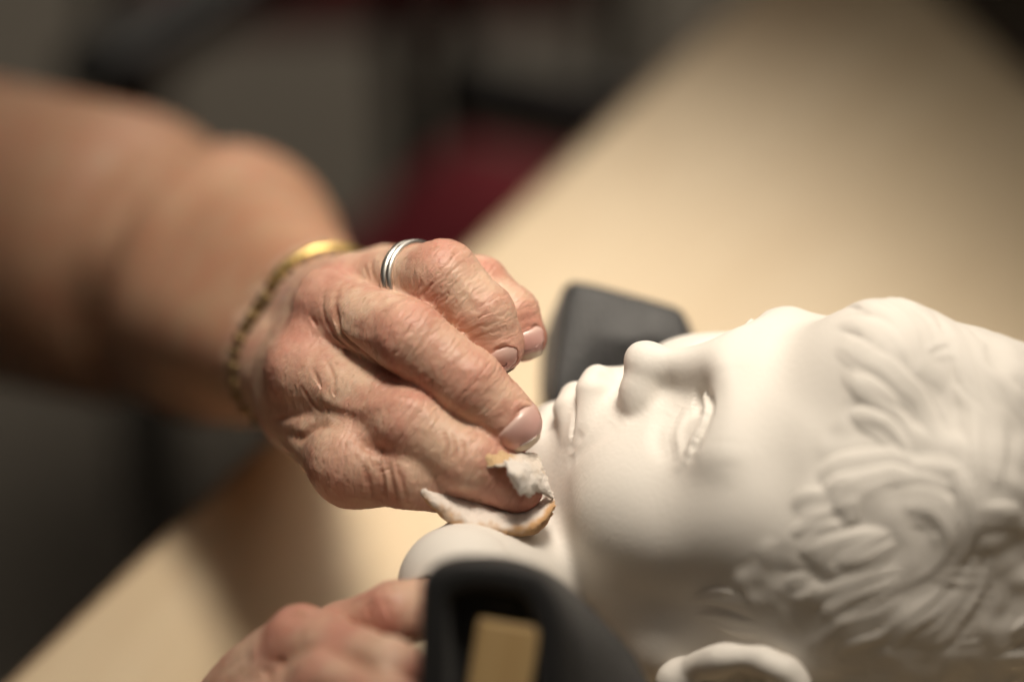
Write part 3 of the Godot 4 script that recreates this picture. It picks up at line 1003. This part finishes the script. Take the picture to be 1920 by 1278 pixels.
func left_hand_detail(hand: Hide, fd: Field) -> void:
	var st := Strokes.new()
	st.cell = 6.0
	var grooves := [
		[[Vector3(-50.2, 154.9, -20.1), Vector3(-49.0, 151.3, -12.3), Vector3(-46.5, 147.9, -5.7), Vector3(-40.9, 145.6, 2.5), Vector3(-34.5, 142.6, 6.6)], 1.3, -0.8],
		[[Vector3(-57.0, 146.7, -21.2), Vector3(-54.7, 144.3, -15.2), Vector3(-50.3, 142.5, -9.5), Vector3(-45.4, 139.1, -3.0)], 1.1, -0.5],
		[[Vector3(-59.2, 143.7, -19.5), Vector3(-55.9, 141.9, -13.8), Vector3(-50.0, 139.0, -7.5), Vector3(-42.0, 136.2, -1.3)], 1.0, -0.45],
		[[Vector3(-53.6, 151.8, -21.8), Vector3(-51.7, 148.3, -15.2), Vector3(-47.9, 144.5, -6.1)], 0.9, -0.4],
		[[Vector3(-39.3, 158.1, -30.1), Vector3(-36.5, 155.9, -24.2), Vector3(-34.8, 154.3, -18.6)], 1.0, -0.5],
		[[Vector3(-41.3, 156.0, -31.2), Vector3(-38.9, 154.1, -25.5), Vector3(-37.4, 152.8, -20.1)], 0.9, -0.4],
		[[Vector3(-43.3, 153.4, -32.0), Vector3(-41.2, 151.5, -26.3), Vector3(-40.0, 150.1, -20.9)], 0.9, -0.35],
		[[Vector3(-19.2, 134.4, 25.2), Vector3(-18.4, 132.3, 28.7), Vector3(-18.7, 127.6, 29.1)], 0.8, -0.5],
		[[Vector3(-16.9, 133.6, 25.6), Vector3(-16.1, 131.5, 29.1), Vector3(-16.5, 126.8, 29.6)], 0.8, -0.45],
		[[Vector3(-14.5, 132.6, 26.2), Vector3(-13.7, 130.5, 29.7), Vector3(-14.0, 126.0, 30.0)], 0.8, -0.4],
		[[Vector3(-61.6, 116.3, -3.7), Vector3(-56.3, 118.7, 4.2), Vector3(-49.6, 120.3, 10.2), Vector3(-41.4, 121.9, 18.5), Vector3(-34.4, 121.9, 20.8)], 1.8, -1.4],
		[[Vector3(-42.3, 123.3, 24.7), Vector3(-41.0, 120.4, 27.5), Vector3(-40.0, 115.2, 27.0)], 1.0, -0.5],
		[[Vector3(-38.3, 124.9, 26.0), Vector3(-37.0, 121.5, 29.2), Vector3(-36.2, 115.6, 29.1)], 1.0, -0.55],
		[[Vector3(-35.2, 125.2, 25.9), Vector3(-34.0, 121.2, 29.3), Vector3(-32.9, 114.9, 29.5)], 1.0, -0.6],
		[[Vector3(-32.6, 124.6, 26.2), Vector3(-30.9, 120.6, 29.7), Vector3(-29.8, 114.3, 29.8)], 0.9, -0.45],
		[[Vector3(-64.0, 116.2, -15.1), Vector3(-58.6, 118.0, -6.9), Vector3(-53.4, 119.3, -0.7)], 1.2, -0.6],
		[[Vector3(-64.6, 112.7, -13.1), Vector3(-59.9, 111.7, -3.3), Vector3(-54.7, 110.8, 4.1)], 1.2, -0.5],
		[[Vector3(-56.3, 135.7, -5.6), Vector3(-52.6, 134.0, -0.0), Vector3(-49.6, 130.5, 4.3)], 0.8, -0.3],
		[[Vector3(-53.9, 137.1, -6.4), Vector3(-49.6, 136.1, 1.1), Vector3(-47.0, 132.3, 5.6)], 0.8, -0.3],
		[[Vector3(-58.3, 132.5, -6.1), Vector3(-55.2, 130.3, -0.2), Vector3(-52.9, 126.7, 4.2)], 0.8, -0.3],
	]
	for g: Array in grooves:
		st.line(settled(fd, g[0]), g[1], g[2])
	var ridges := [
		[[Vector3(-55.0, 134.6, -0.3), Vector3(-49.5, 132.9, 5.3), Vector3(-41.1, 133.9, 11.6), Vector3(-34.3, 135.4, 15.3)], 2.0, 0.6],
		[[Vector3(-61.9, 134.0, -18.5), Vector3(-57.5, 134.9, -14.4), Vector3(-50.0, 137.1, -6.4)], 2.6, 0.8],
		[[Vector3(-57.5, 147.5, -30.9), Vector3(-54.1, 149.0, -29.4), Vector3(-49.0, 150.5, -23.4)], 2.6, 0.9],
		[[Vector3(-47.7, 149.3, -13.4), Vector3(-40.2, 150.3, -4.8), Vector3(-33.8, 152.2, 1.0)], 2.2, 0.4],
		[[Vector3(-16.9, 165.9, -9.2), Vector3(-12.3, 163.1, -5.2), Vector3(-9.2, 160.2, -3.6)], 1.6, 0.35],
		[[Vector3(-39.7, 135.7, 15.2), Vector3(-32.6, 139.1, 17.8), Vector3(-25.4, 138.6, 20.5), Vector3(-23.3, 134.9, 22.6), Vector3(-24.9, 129.9, 23.2)], 2.0, 0.4],
	]
	for g: Array in ridges:
		st.line(settled(fd, g[0]), g[1], g[2])
	for d: Array in left_nails():
		nail_bed(d, st)
	var bones := [
		[Vector3(-61.3, 130.4, -16.4), Vector3(-29.8, 131.6, 15.2)], [Vector3(-29.8, 131.6, 15.2), Vector3(-12.2, 123.7, 23.3)], [Vector3(-12.2, 123.7, 23.3), Vector3(3.8, 114.9, 23.7)],
		[Vector3(-53.9, 145.0, -29.4), Vector3(-29.4, 152.2, 2.2)], [Vector3(-29.4, 152.2, 2.2), Vector3(-12.2, 142.8, 11.1)], [Vector3(-12.2, 142.8, 11.1), Vector3(3.8, 127.4, 17.7)],
		[Vector3(-47.2, 144.9, -40.9), Vector3(-20.2, 162.3, -16.3)], [Vector3(-20.2, 162.3, -16.3), Vector3(-8.8, 153.6, -9.0)], [Vector3(-8.8, 153.6, -9.0), Vector3(-3.1, 139.1, -3.0)],
		[Vector3(-38.8, 140.2, -57.9), Vector3(-9.8, 152.0, -28.9)], [Vector3(-9.8, 152.0, -28.9), Vector3(-0.3, 147.0, -21.3)], [Vector3(-0.3, 147.0, -21.3), Vector3(3.9, 137.1, -15.7)],
		[Vector3(-63.4, 109.6, -29.8), Vector3(-45.8, 117.6, 14.1)], [Vector3(-45.8, 117.6, 14.1), Vector3(-29.5, 118.2, 20.7)], [Vector3(-29.5, 118.2, 20.7), Vector3(-11.5, 113.2, 21.2)]]
	var joints := [
		[Vector3(-29.8, 131.6, 15.2), Vector3(0.852, -0.359, 0.381), Vector3(0.100, 0.734, 0.672), 6.5, 0.55],
		[Vector3(-13.4, 125.1, 23.6), Vector3(0.862, -0.439, 0.254), Vector3(0.100, 0.734, 0.672), 4.0, 0.35],
		[Vector3(-29.4, 152.2, 2.2), Vector3(0.825, -0.275, 0.495), Vector3(0.100, 0.769, 0.631), 6.5, 0.6],
		[Vector3(-11.4, 142.3, 11.4), Vector3(0.756, -0.567, 0.327), Vector3(0.150, 0.731, 0.665), 4.2, 0.45],
		[Vector3(-19.9, 162.6, -16.5), Vector3(0.808, -0.286, 0.515), Vector3(-0.100, 0.915, 0.391), 6.0, 0.4],
		[Vector3(-8.5, 153.3, -8.8), Vector3(0.447, -0.775, 0.447), Vector3(0.100, 0.734, 0.672), 4.0, 0.4],
		[Vector3(-9.8, 152.3, -29.0), Vector3(0.767, -0.334, 0.547), Vector3(0.100, 0.915, 0.391), 5.0, 0.4],
		[Vector3(0.0, 146.7, -21.2), Vector3(0.406, -0.791, 0.457), Vector3(0.201, 0.727, 0.657), 3.6, 0.35],
		[Vector3(-45.8, 117.6, 14.1), Vector3(0.928, -0.024, 0.371), Vector3(0.000, -0.120, 0.993), 7.0, 0.35],
		[Vector3(-61.3, 131.0, -16.7), Vector3(0.609, -0.135, 0.781), Vector3(-0.640, 0.689, 0.341), 8.0, 0.0],
		[Vector3(-53.9, 145.3, -29.6), Vector3(0.619, 0.093, 0.780), Vector3(-0.508, 0.832, 0.223), 7.0, 0.0]]
	var tips := [Vector3(5.3, 115.2, 27.0), Vector3(5.3, 128.2, 21.8), Vector3(-1.9, 140.5, 0.9), Vector3(4.7, 138.9, -12.0)]
	var vein := Color(0.33, 0.21, 0.24)
	var stains := [[Vector3(-71.3, 130.6, -65.0), 5.0, vein, 0.6], [Vector3(-68.3, 126.1, -57.8), 4.0, vein, 0.3], [Vector3(-70.8, 124.2, -48.6), 1.2, Color(0.10, 0.05, 0.04), 0.9],
		[Vector3(-66.3, 114.5, -18.8), 3.0, Color(0.34, 0.16, 0.09), 0.5], [Vector3(-47.2, 135.1, 4.0), 2.2, Color(0.36, 0.18, 0.10), 0.4], [Vector3(-40.0, 143.2, 3.9), 2.0, Color(0.38, 0.19, 0.11), 0.35]]
	crease_hand(hand, fd, bones, joints, tips, st, stains, 300)

# where a ray from far out along -dir meets the flesh
func land(fd: Field, c: Vector3, dir: Vector3, far := 30.0) -> Vector3:
	var p := c + dir * far
	for i in 60:
		var d := fd.ev(p, fd.all)
		if d < 0.02:
			break
		p -= dir * minf(d * 0.8, 3.0)
	return p

# a nail: [finger as a field, centre, direction to the free edge, outward, half width, length]
func nail_frame(d: Array) -> Array:
	var along: Vector3 = d[2].normalized()
	var w: Vector3 = along.cross(d[3]).normalized()
	return [along, w, w.cross(along).normalized()]

func nail_point(d: Array, fr: Array, x: float, y: float) -> Vector3:
	var side := 1.0 - 0.10 * pow(1.0 - y, 2.0)
	var base := 0.30 * (1.0 - sqrt(maxf(0.0, 1.0 - x * x * 0.96)))
	var tip := 0.24 * (1.0 - sqrt(maxf(0.0, 1.0 - x * x * 0.96)))
	var yy := lerpf(base, 1.0 - tip, y)
	var q: Vector3 = d[1] + fr[1] * (x * d[4] * side) + fr[0] * ((yy - 0.5) * d[5])
	var dir: Vector3 = (fr[2] + fr[1] * x * 0.35).normalized()
	var p := land(d[0], q, dir, 7.0)
	return p if p.distance_to(q) < 6.0 else (d[0] as Field).settle(q + dir * 2.0, 4)

func nail_bed(d: Array, st: Strokes) -> void:
	var fr := nail_frame(d)
	for e in 2:
		var pts := []
		for i in 9:
			var t := i / 8.0
			var x := -1.0
			var y := 1.0
			if t < 0.38:
				y = 1.0 - t / 0.38
			elif t > 0.62:
				x = 1.0
				y = (t - 0.62) / 0.38
			else:
				x = (t - 0.5) / 0.12
				y = 0.0
			pts.append(nail_point(d, fr, x * (1.02 if e == 0 else 1.24), y * 1.0 + (0.0 if e == 0 else -0.13) * (1.0 - y)))
		st.line(pts, 0.7 if e == 0 else 1.0, -0.32 if e == 0 else 0.35)

func nail(d: Array, parent: Node) -> void:
	var fr := nail_frame(d)
	var o: Vector3 = fr[2]
	var sk := Hide.new()
	var k := 21
	for i in k:
		for j in k:
			var x := (i / (k - 1.0)) * 2.0 - 1.0
			var y := j / (k - 1.0)
			var p := nail_point(d, fr, x, y)
			var rim := maxf(pow(absf(x), 5.0), pow(maxf(0.0, 1.0 - y * 6.0), 1.5))
			p += (o + fr[1] * x * 0.4).normalized() * (lerpf(0.5, -0.5, rim) - 0.25 * x * x + 0.04 * cos(x * 17.0)) + fr[0] * smoothstep(0.84, 1.0, y) * 0.6
			sk.v.append(p)
			sk.n.append(o)
			var col := Color(0.64, 0.36, 0.32).lerp(Color(0.68, 0.48, 0.42), smoothstep(0.36, 0.10, y + 0.25 * x * x))
			col = col.lerp(Color(0.50, 0.25, 0.22), smoothstep(0.72, 0.84, y) * 0.5)
			col = col.lerp(Color(0.70, 0.58, 0.45), smoothstep(0.85, 0.91, y + 0.03 * cos(x * 3.0)))
			sk.c.append(col)
	for i in k - 1:
		for j in k - 1:
			var a := i * k + j
			sk.f.append_array([a, a + k, a + 1, a + 1, a + k, a + k + 1])
	sk.normals()
	if sk.n[k * (k / 2) + k / 2].dot(o) < 0.0:
		for t in range(0, sk.f.size(), 3):
			var z := sk.f[t]
			sk.f[t] = sk.f[t + 1]
			sk.f[t + 1] = z
		sk.normals()
	var m := mat(Color.WHITE, 0.3, 0.5)
	m.vertex_color_use_as_albedo = true
	part("fingernail", sk.mesh(), m, parent)

func left_nails() -> Array:
	var mid := Field.new()
	mid.cone(Vector3(-12.2, 142.8, 11.1), Vector3(-0.3, 131.6, 15.2), 9.6, 8.9, 2.0)
	var ring := Field.new()
	ring.cone(Vector3(-8.8, 153.6, -9.0), Vector3(-5.0, 145.2, -6.5), 9.4, 8.8, 2.0)
	var little := Field.new()
	little.cone(Vector3(-0.3, 147.0, -21.3), Vector3(2.8, 141.0, -17.9), 8.0, 7.4, 2.0)
	var index := Field.new()
	index.cone(Vector3(-12.2, 123.7, 23.3), Vector3(0.8, 115.8, 23.2), 9.4, 8.6, 2.5)
	return [
		[mid, Vector3(1.4, 129.6, 16.4), Vector3(0.521, -0.763, 0.383), Vector3(0.251, 0.568, 0.784), 4.2, 10.2],
		[ring, Vector3(-3.6, 141.6, -4.4), Vector3(0.223, -0.868, 0.443), Vector3(-0.182, 0.492, 0.851), 4.1, 9.8],
		[little, Vector3(4.3, 139.5, -17.0), Vector3(0.252, -0.838, 0.484), Vector3(0.099, 0.540, 0.836), 3.7, 8.8],
		[index, Vector3(3.1, 118.3, 22.9), Vector3(0.903, -0.423, 0.070), Vector3(0.256, 0.966, 0.034), 4.6, 10.0]]

func loop_on(fd: Field, c: Vector3, axis: Vector3, lift: float, count: int) -> Array:
	var side := axis.cross(Vector3.UP).normalized()
	var up := side.cross(axis).normalized()
	var pts := PackedVector3Array()
	var outs := PackedVector3Array()
	for i in count:
		var d := side * cos(TAU * i / count) + up * sin(TAU * i / count)
		var p := c
		var step := 0.0
		while fd.ev(p, fd.all) < 0.0 and step < 60.0:      # from within, so that a neighbouring finger is not met first
			p += d * 0.4
			step += 0.4
		pts.append(p + d * lift)
		outs.append(d)
	var even := pts.duplicate()
	for r in 3:
		for i in count:
			even[i] = (pts[(i + 1) % count] + pts[i] * 2.0 + pts[(i - 1 + count) % count]) * 0.25
		pts = even.duplicate()
	return [pts, outs]

# ---------------------------------------------------------------- padded supports
# a solid between closed outlines with the same number of corners, corners rounded
func loft(sections: Array, sharp := 0.2, hollow := 0.0, rounding := 3) -> ArrayMesh:
	var rings: Array[PackedVector3Array] = []
	for s: PackedVector3Array in sections:
		var cur := s
		for r in rounding:
			var nx := PackedVector3Array()
			for i in cur.size():
				var a := cur[i]
				var b := cur[(i + 1) % cur.size()]
				nx.append(a.lerp(b, sharp if r == 0 else 0.25))
				nx.append(a.lerp(b, 1.0 - sharp if r == 0 else 0.75))
			cur = nx
		rings.append(cur)
	var full: Array[PackedVector3Array] = []
	var mid0 := Vector3()
	for p in rings[0]: mid0 += p / rings[0].size()
	var last := rings[rings.size() - 1]
	var mid1 := Vector3()
	for p in last: mid1 += p / last.size()
	var deep := (rings[1][0] - rings[0][0]).normalized()
	var lean := Vector3(0, 0.8660254, -0.5)
	var low := 1e9
	var high := -1e9
	for p in rings[0]:
		low = minf(low, (p - mid0).dot(lean))
		high = maxf(high, (p - mid0).dot(lean))
	for f: Vector2 in [Vector2(0, hollow), Vector2(0.5, hollow), Vector2(0.57, hollow * 0.9), Vector2(0.62, hollow * 0.2), Vector2(0.68, 0.0), Vector2(0.93, 0.0), Vector2(0.985, 0.0015)]:
		var q := PackedVector3Array()
		for p in rings[0]:
			var up := clampf((p - mid0).dot(lean), low + 0.02, high - 0.019)
			q.append((mid0 + lean * up).lerp(p, f.x) + deep * f.y)
		full.append(q)
	for i in rings.size():
		var q := rings[i].duplicate()
		if i == 0:
			for j in q.size(): q[j] = q[j] + (rings[1][j] - q[j]).normalized() * 0.005
		full.append(q)
	var z := PackedVector3Array()
	for p in last: z.append(mid1)
	full.append(z)
	var sk := Hide.new()
	var n := rings[0].size()
	for r in full:
		sk.v.append_array(r)
	for i in full.size() - 1:
		for j in n:
			var a := i * n + j
			var b := i * n + (j + 1) % n
			sk.f.append_array([a, a + n, b, b, a + n, b + n])
	sk.n.resize(sk.v.size())
	sk.normals()
	var probe := sk.v[8 * n] - (mid0 + mid1) * 0.5
	if sk.n[8 * n].dot(probe) < 0.0:
		for t in range(0, sk.f.size(), 3):
			var y := sk.f[t]
			sk.f[t] = sk.f[t + 1]
			sk.f[t + 1] = y
		sk.normals()
	return sk.mesh(1.0)

func mm(pts: Array) -> PackedVector3Array:
	var out := PackedVector3Array()
	for p: Vector3 in pts:
		out.append(p * MM)
	return out

# an open outline carried down, leaning as its end does, to the table top
func to_table(pts: Array) -> Array:
	var out := pts.duplicate()
	for e: Vector3 in [pts[pts.size() - 1], pts[0]]:
		var lean := Vector3(0, 0.8660254, -0.5)
		out.append(e - lean * (e.y - 0.5) / lean.y)
	return out

func supports() -> void:
	var foam := mat(srgb(0.010, 0.0099, 0.0108), 0.55, 0.5)
	foam.rim_enabled = true
	foam.rim = 0.3
	foam.rim_tint = 0.0
	foam.heightmap_enabled = true
	foam.heightmap_texture = noise_tex(0.08, 4, 71)
	foam.heightmap_scale = 0.04
	foam.uv1_triplanar = true
	foam.uv1_scale = Vector3.ONE * 12.0
	var pine := mat(Color.WHITE, 0.55)
	pine.albedo_texture = wood_tex(Color(0.60, 0.42, 0.20), Color(0.46, 0.29, 0.12), 51)
	pine.uv1_triplanar = true
	pine.uv1_scale = Vector3(4, 1, 4)
	var a := thing("padded_support", "black foam padded support in front of the head, pale wood core showing in its end", "support")
	part("foam_cover", loft([
		mm(to_table([Vector3(-23.9, 138.0, 116.6), Vector3(-22.6, 149.4, 110.0), Vector3(-1.3, 150.1, 109.6), Vector3(12.1, 144.8, 112.7), Vector3(13.2, 120.6, 126.7)])),
		mm(to_table([Vector3(-23.7, 132.7, 109.3), Vector3(-21.8, 145.7, 101.8), Vector3(0.0, 145.7, 101.8), Vector3(14.4, 139.6, 105.3), Vector3(21.8, 115.0, 119.5)])),
		mm(to_table([Vector3(-18.3, 118.5, 89.8), Vector3(-15.5, 132.0, 82.0), Vector3(3.5, 131.4, 82.3), Vector3(18.3, 123.4, 86.9), Vector3(43.7, 97.8, 101.7)])),
		mm(to_table([Vector3(-16.0, 105.5, 71.9), Vector3(-13.1, 118.8, 64.2), Vector3(3.6, 116.9, 65.3), Vector3(18.2, 109.3, 69.7), Vector3(43.7, 84.1, 84.2)])),
	], 0.27, 0.010), foam, a)
	var core := round_box(Vector3(0.0158, 0.116, 0.012), 0.0008)
	var c := part("wood_core", core, pine, a, Vector3(-7.5, 132.7, 111.6) * MM - Vector3(0.040, 0.865, -0.500) * 0.058)
	c.basis = Basis(Vector3(0.987, -0.137, 0.079), Vector3(0.040, 0.865, -0.500), Vector3(0.000, 0.500, 0.866)).orthonormalized()
	var b := thing("padded_support", "dark grey foam block on the table behind the head, beyond its lips and nose", "support")
	part("foam_cover", loft([
		mm(to_table([Vector3(12.7, 97.7, -56.4), Vector3(18.0, 122.1, -90.1), Vector3(55.4, 115.1, -81.5), Vector3(58.9, 105.9, -69.2)])),
		mm(to_table([Vector3(10.8, 89.8, -76.1), Vector3(16.0, 116.5, -96.1), Vector3(56.4, 110.1, -87.8), Vector3(62.5, 95.8, -79.6)])),
		mm(to_table([Vector3(9.3, 78.5, -101.9), Vector3(10.8, 92.5, -110.0), Vector3(55.6, 95.6, -111.8), Vector3(62.7, 80.1, -102.8)])),
	], 0.07), foam, b)
	part("wood_core", round_box(Vector3(0.03, 0.05, 0.012), 0.001), pine, b, Vector3(0.034, 0.026, -0.105))

# ---------------------------------------------------------------- cotton, rings, watch
func sheet(rows: Array, thick: float, sd: int) -> Hide:
	var sk := Hide.new()
	var nu := 141
	var nv := 71
	var rough := noise3(0.35, 3, sd)
	var grid := PackedVector3Array()
	for j in nv:
		var tv := j / (nv - 1.0) * (rows.size() - 1)
		for i in nu:
			var col: Array[Vector3] = []
			for r: Array in rows:
				col.append(_along(r, i / (nu - 1.0)))
			grid.append(_along(col, tv / (rows.size() - 1)))
	for side in 2:
		for j in nv:
			for i in nu:
				var p := grid[j * nu + i]
				var du := grid[j * nu + mini(i + 1, nu - 1)] - grid[j * nu + maxi(i - 1, 0)]
				var dv := grid[mini(j + 1, nv - 1) * nu + i] - grid[maxi(j - 1, 0) * nu + i]
				var n := du.cross(dv).normalized()
				var edge := minf(minf(i, nu - 1 - i) / 9.0, minf(j, nv - 1 - j) / 7.0)
				var inw := (grid[(nv / 2) * nu + nu / 2] - p).normalized()
				p += inw * (1.0 - minf(edge, 1.0)) * (rough.get_noise_3dv(p * 1.3) * 1.5 + rough.get_noise_3dv(p * 5.0) * 0.5)
				p += n * (rough.get_noise_3dv(p * 0.6) * 0.6 + rough.get_noise_3dv(p * 4.0) * 0.14)
				p += n * (0.5 if side == 0 else -0.5) * thick * (0.35 + 0.65 * minf(edge, 1.0))
				sk.v.append(p)
				sk.n.append(n)
				sk.c.append(Color(i / (nu - 1.0), j / (nv - 1.0), edge, side))
	var off := nu * nv
	for j in nv - 1:
		for i in nu - 1:
			var a := j * nu + i
			sk.f.append_array([a, a + nu, a + 1, a + 1, a + nu, a + nu + 1])
			sk.f.append_array([a + off, a + off + 1, a + off + nu, a + off + 1, a + off + nu + 1, a + off + nu])
	var ring := PackedInt32Array()
	for i in nu - 1: ring.append(i)
	for j in nv - 1: ring.append(j * nu + nu - 1)
	for i in nu - 1: ring.append((nv - 1) * nu + nu - 1 - i)
	for j in nv - 1: ring.append((nv - 1 - j) * nu)
	for i in ring.size():
		var a := ring[i]
		var b := ring[(i + 1) % ring.size()]
		sk.f.append_array([a, b, a + off, b, b + off, a + off])
	sk.normals()
	return sk

func _along(r: Array, t: float) -> Vector3:
	var x := t * (r.size() - 1)
	var i := mini(int(x), r.size() - 2)
	var p0: Vector3 = r[maxi(i - 1, 0)]
	var p1: Vector3 = r[i]
	var p2: Vector3 = r[i + 1]
	var p3: Vector3 = r[mini(i + 2, r.size() - 1)]
	return p1.cubic_interpolate(p2, p0, p3, x - i)

func small_things() -> void:
	var fd := left_hand_field()
	# the swab
	var low := sheet([
		[Vector3(-30.3, 122.2, 21.8), Vector3(-19.9, 117.3, 24.7), Vector3(-9.2, 112.7, 27.3), Vector3(0.0, 109.7, 27.9), Vector3(6.9, 110.3, 25.2), Vector3(11.4, 111.7, 20.9)],
		[Vector3(-29.2, 121.4, 25.7), Vector3(-19.2, 116.2, 29.9), Vector3(-8.7, 112.5, 33.2), Vector3(0.8, 110.1, 33.4), Vector3(7.6, 110.3, 31.0), Vector3(11.8, 111.8, 25.5)],
		[Vector3(-27.9, 119.9, 28.9), Vector3(-18.6, 115.0, 34.1), Vector3(-8.6, 111.3, 37.3), Vector3(0.3, 110.0, 37.0), Vector3(7.3, 109.3, 33.9), Vector3(11.9, 110.8, 27.3)],
		[Vector3(-25.5, 116.2, 29.9), Vector3(-17.9, 111.8, 34.8), Vector3(-8.6, 108.4, 36.7), Vector3(0.0, 107.3, 36.2), Vector3(6.7, 106.6, 33.1), Vector3(11.4, 108.1, 26.5)],
		[Vector3(-23.6, 111.8, 25.5), Vector3(-17.4, 107.3, 29.2), Vector3(-8.7, 104.2, 31.1), Vector3(0.0, 103.2, 30.5), Vector3(6.5, 103.1, 28.2), Vector3(10.7, 104.8, 22.7)]], 1.3, 3)
	var under := sheet([
		[Vector3(-9.5, 131.2, 24.7), Vector3(-5.3, 129.1, 24.8), Vector3(0.0, 126.5, 24.0), Vector3(4.6, 125.1, 21.3), Vector3(7.4, 123.0, 17.9)],
		[Vector3(-9.6, 129.9, 28.9), Vector3(-5.3, 128.6, 29.7), Vector3(-0.8, 127.1, 29.4), Vector3(3.8, 124.6, 25.0), Vector3(8.6, 120.8, 20.3)],
		[Vector3(-8.6, 127.1, 30.6), Vector3(-5.7, 127.1, 31.7), Vector3(-2.0, 128.4, 32.1), Vector3(3.8, 125.5, 28.0), Vector3(9.8, 117.4, 22.3)]], 1.1, 6)
	var flap := sheet([
		[Vector3(-2.1, 128.4, 30.9), Vector3(1.2, 128.1, 30.0), Vector3(4.5, 126.2, 27.6), Vector3(7.3, 122.5, 25.1), Vector3(9.8, 117.4, 22.3)],
		[Vector3(-1.3, 127.9, 34.7), Vector3(1.3, 127.4, 36.1), Vector3(4.5, 124.5, 33.2), Vector3(7.9, 119.9, 28.9), Vector3(10.9, 115.0, 24.8)],
		[Vector3(-0.2, 124.9, 34.1), Vector3(1.8, 122.5, 36.7), Vector3(4.8, 119.5, 34.9), Vector3(7.6, 117.9, 30.1), Vector3(11.6, 112.5, 26.3)]], 1.2, 4)
	for i in under.v.size():
		var s := under.c[i]
		var tan := smoothstep(0.62, 0.45, s.r) * smoothstep(0.5, 1.2, s.b) * 0.8 + smoothstep(0.55, 0.9, s.r) * smoothstep(0.9, 0.97, s.g)
		under.c[i] = Color(0.74, 0.66, 0.58).lerp(Color(0.58, 0.37, 0.16), clampf(tan, 0.0, 1.0))
	var mott := noise3(0.16, 3, 8)
	for i in low.v.size():
		var s := low.c[i]
		var tan := smoothstep(0.40, 0.72, s.g + 0.30 * smoothstep(0.5, 0.95, s.r) + mott.get_noise_3dv(low.v[i]) * 0.25)
		low.c[i] = Color(0.80, 0.72, 0.65).lerp(Color(0.60, 0.36, 0.18), tan)
	for i in flap.v.size():
		var s := flap.c[i]
		flap.c[i] = Color(0.76, 0.70, 0.64).lerp(Color(0.62, 0.46, 0.28), clampf(mott.get_noise_3dv(flap.v[i]) * 0.5 - 0.05, 0.0, 0.5))
	low.add(under)
	low.add(flap)
	var cm := mat(Color.WHITE, 0.95, 0.2)
	cm.vertex_color_use_as_albedo = true
	cm.heightmap_enabled = true
	cm.heightmap_texture = noise_tex(0.1, 4, 81)
	cm.heightmap_scale = 0.025
	cm.uv1_triplanar = true
	cm.uv1_scale = Vector3.ONE * 40.0
	cm.rim_enabled = true
	cm.rim = 0.4
	var sw := part("cotton_swab_pad", low.mesh(), cm)
	sw.set_meta("label", "crumpled white cotton pad stained orange brown, pinched under the fingertips")
	sw.set_meta("category", "cotton pad")
	# two rings
	var silver := mat(srgb(0.82, 0.79, 0.74), 0.36)
	silver.metallic = 1.0
	var rfd := Field.new()
	rfd.cone(Vector3(-47.2, 144.9, -40.9), Vector3(-20.2, 162.3, -16.3), 10, 10.6, 3.0)
	var ra := Vector3(-47.2, 144.9, -40.9)
	var rb := Vector3(-20.2, 162.3, -16.3)
	var ax := (rb - ra).normalized()
	for k in 2:
		var lp := loop_on(rfd, ra.lerp(rb, 0.66) + ax * (k * 2.5), ax, 0.3, 48)
		var pts: PackedVector3Array = lp[0]
		var rr := PackedFloat32Array()
		for i in pts.size():
			pts[i] *= MM
			rr.append(0.0015 if k == 0 else 0.0011)
		var o := part("finger_ring", tube(pts, rr, 12, true), silver)
		o.set_meta("category", "ring")
		o.set_meta("group", "rings worn on one finger")
		o.set_meta("label", "wider silver ring nearest the knuckles of the back of the hand" if k == 0 else "thinner silver band worn just above the wider ring")
	# watch
	var gold := mat(srgb(0.66, 0.48, 0.19), 0.34)
	gold.metallic = 1.0
	var t := thing("wristwatch", "slim gold wristwatch on a dark gold chain band round the left wrist", "watch")
	var waxis := (Vector3(-65.1, 108.8, -74.4) - Vector3(-114.7, 61.5, -226.0)).normalized()
	var wl := loop_on(fd, Vector3(-65.3, 107.0, -76.8), waxis, 1.5, 36)
	var wp: PackedVector3Array = wl[0]
	var st := SurfaceTool.new()
	var link := round_box(Vector3(0.0030, 0.0026, 0.0034), 0.0010, 2)
	var best := 0
	var up := Vector3(0.466, 0.861, -0.204)
	for i in wp.size():
		if (wp[i] - Vector3(-65.3, 107.0, -76.8)).normalized().dot(up) > (wp[best] - Vector3(-65.3, 107.0, -76.8)).normalized().dot(up):
			best = i
	for i in wp.size():
		var tang := (wp[(i + 1) % wp.size()] - wp[(i - 1 + wp.size()) % wp.size()]).normalized()
		var out := waxis.cross(tang).normalized()
		for r: float in [-1.0, 0.0, 1.0]:
			var b := Basis(tang, out, waxis) * Basis(Vector3.UP, 0.5 if i % 2 else -0.5)
			st.append_from(link, 0, Transform3D(b, (wp[i] + waxis * r * 2.2 + out * (0.7 if r == 0.0 else 0.0)) * MM))
	var dull := mat(srgb(0.22, 0.15, 0.07), 0.42)
	dull.metallic = 1.0
	part("chain_band", st.commit(), dull, t)
	# the flat gold watch case follows the top of the wrist
	var face := PackedVector3Array()
	var rr := PackedFloat32Array()
	for k in range(-6, 4):
		var a := wp[(best + k + wp.size()) % wp.size()]
		face.append((a + (a - Vector3(-65.3, 107.0, -76.8)).normalized() * 0.8) * MM)
		rr.append(0.0022 * (0.6 if k == -6 or k == 3 else 1.0))
	part("watch_case", tube(face, rr, 14), gold, t)


func _ready() -> void:
	camera_and_light()
	setting()
	background()
	bust()
	person()
	supports()
	small_things()
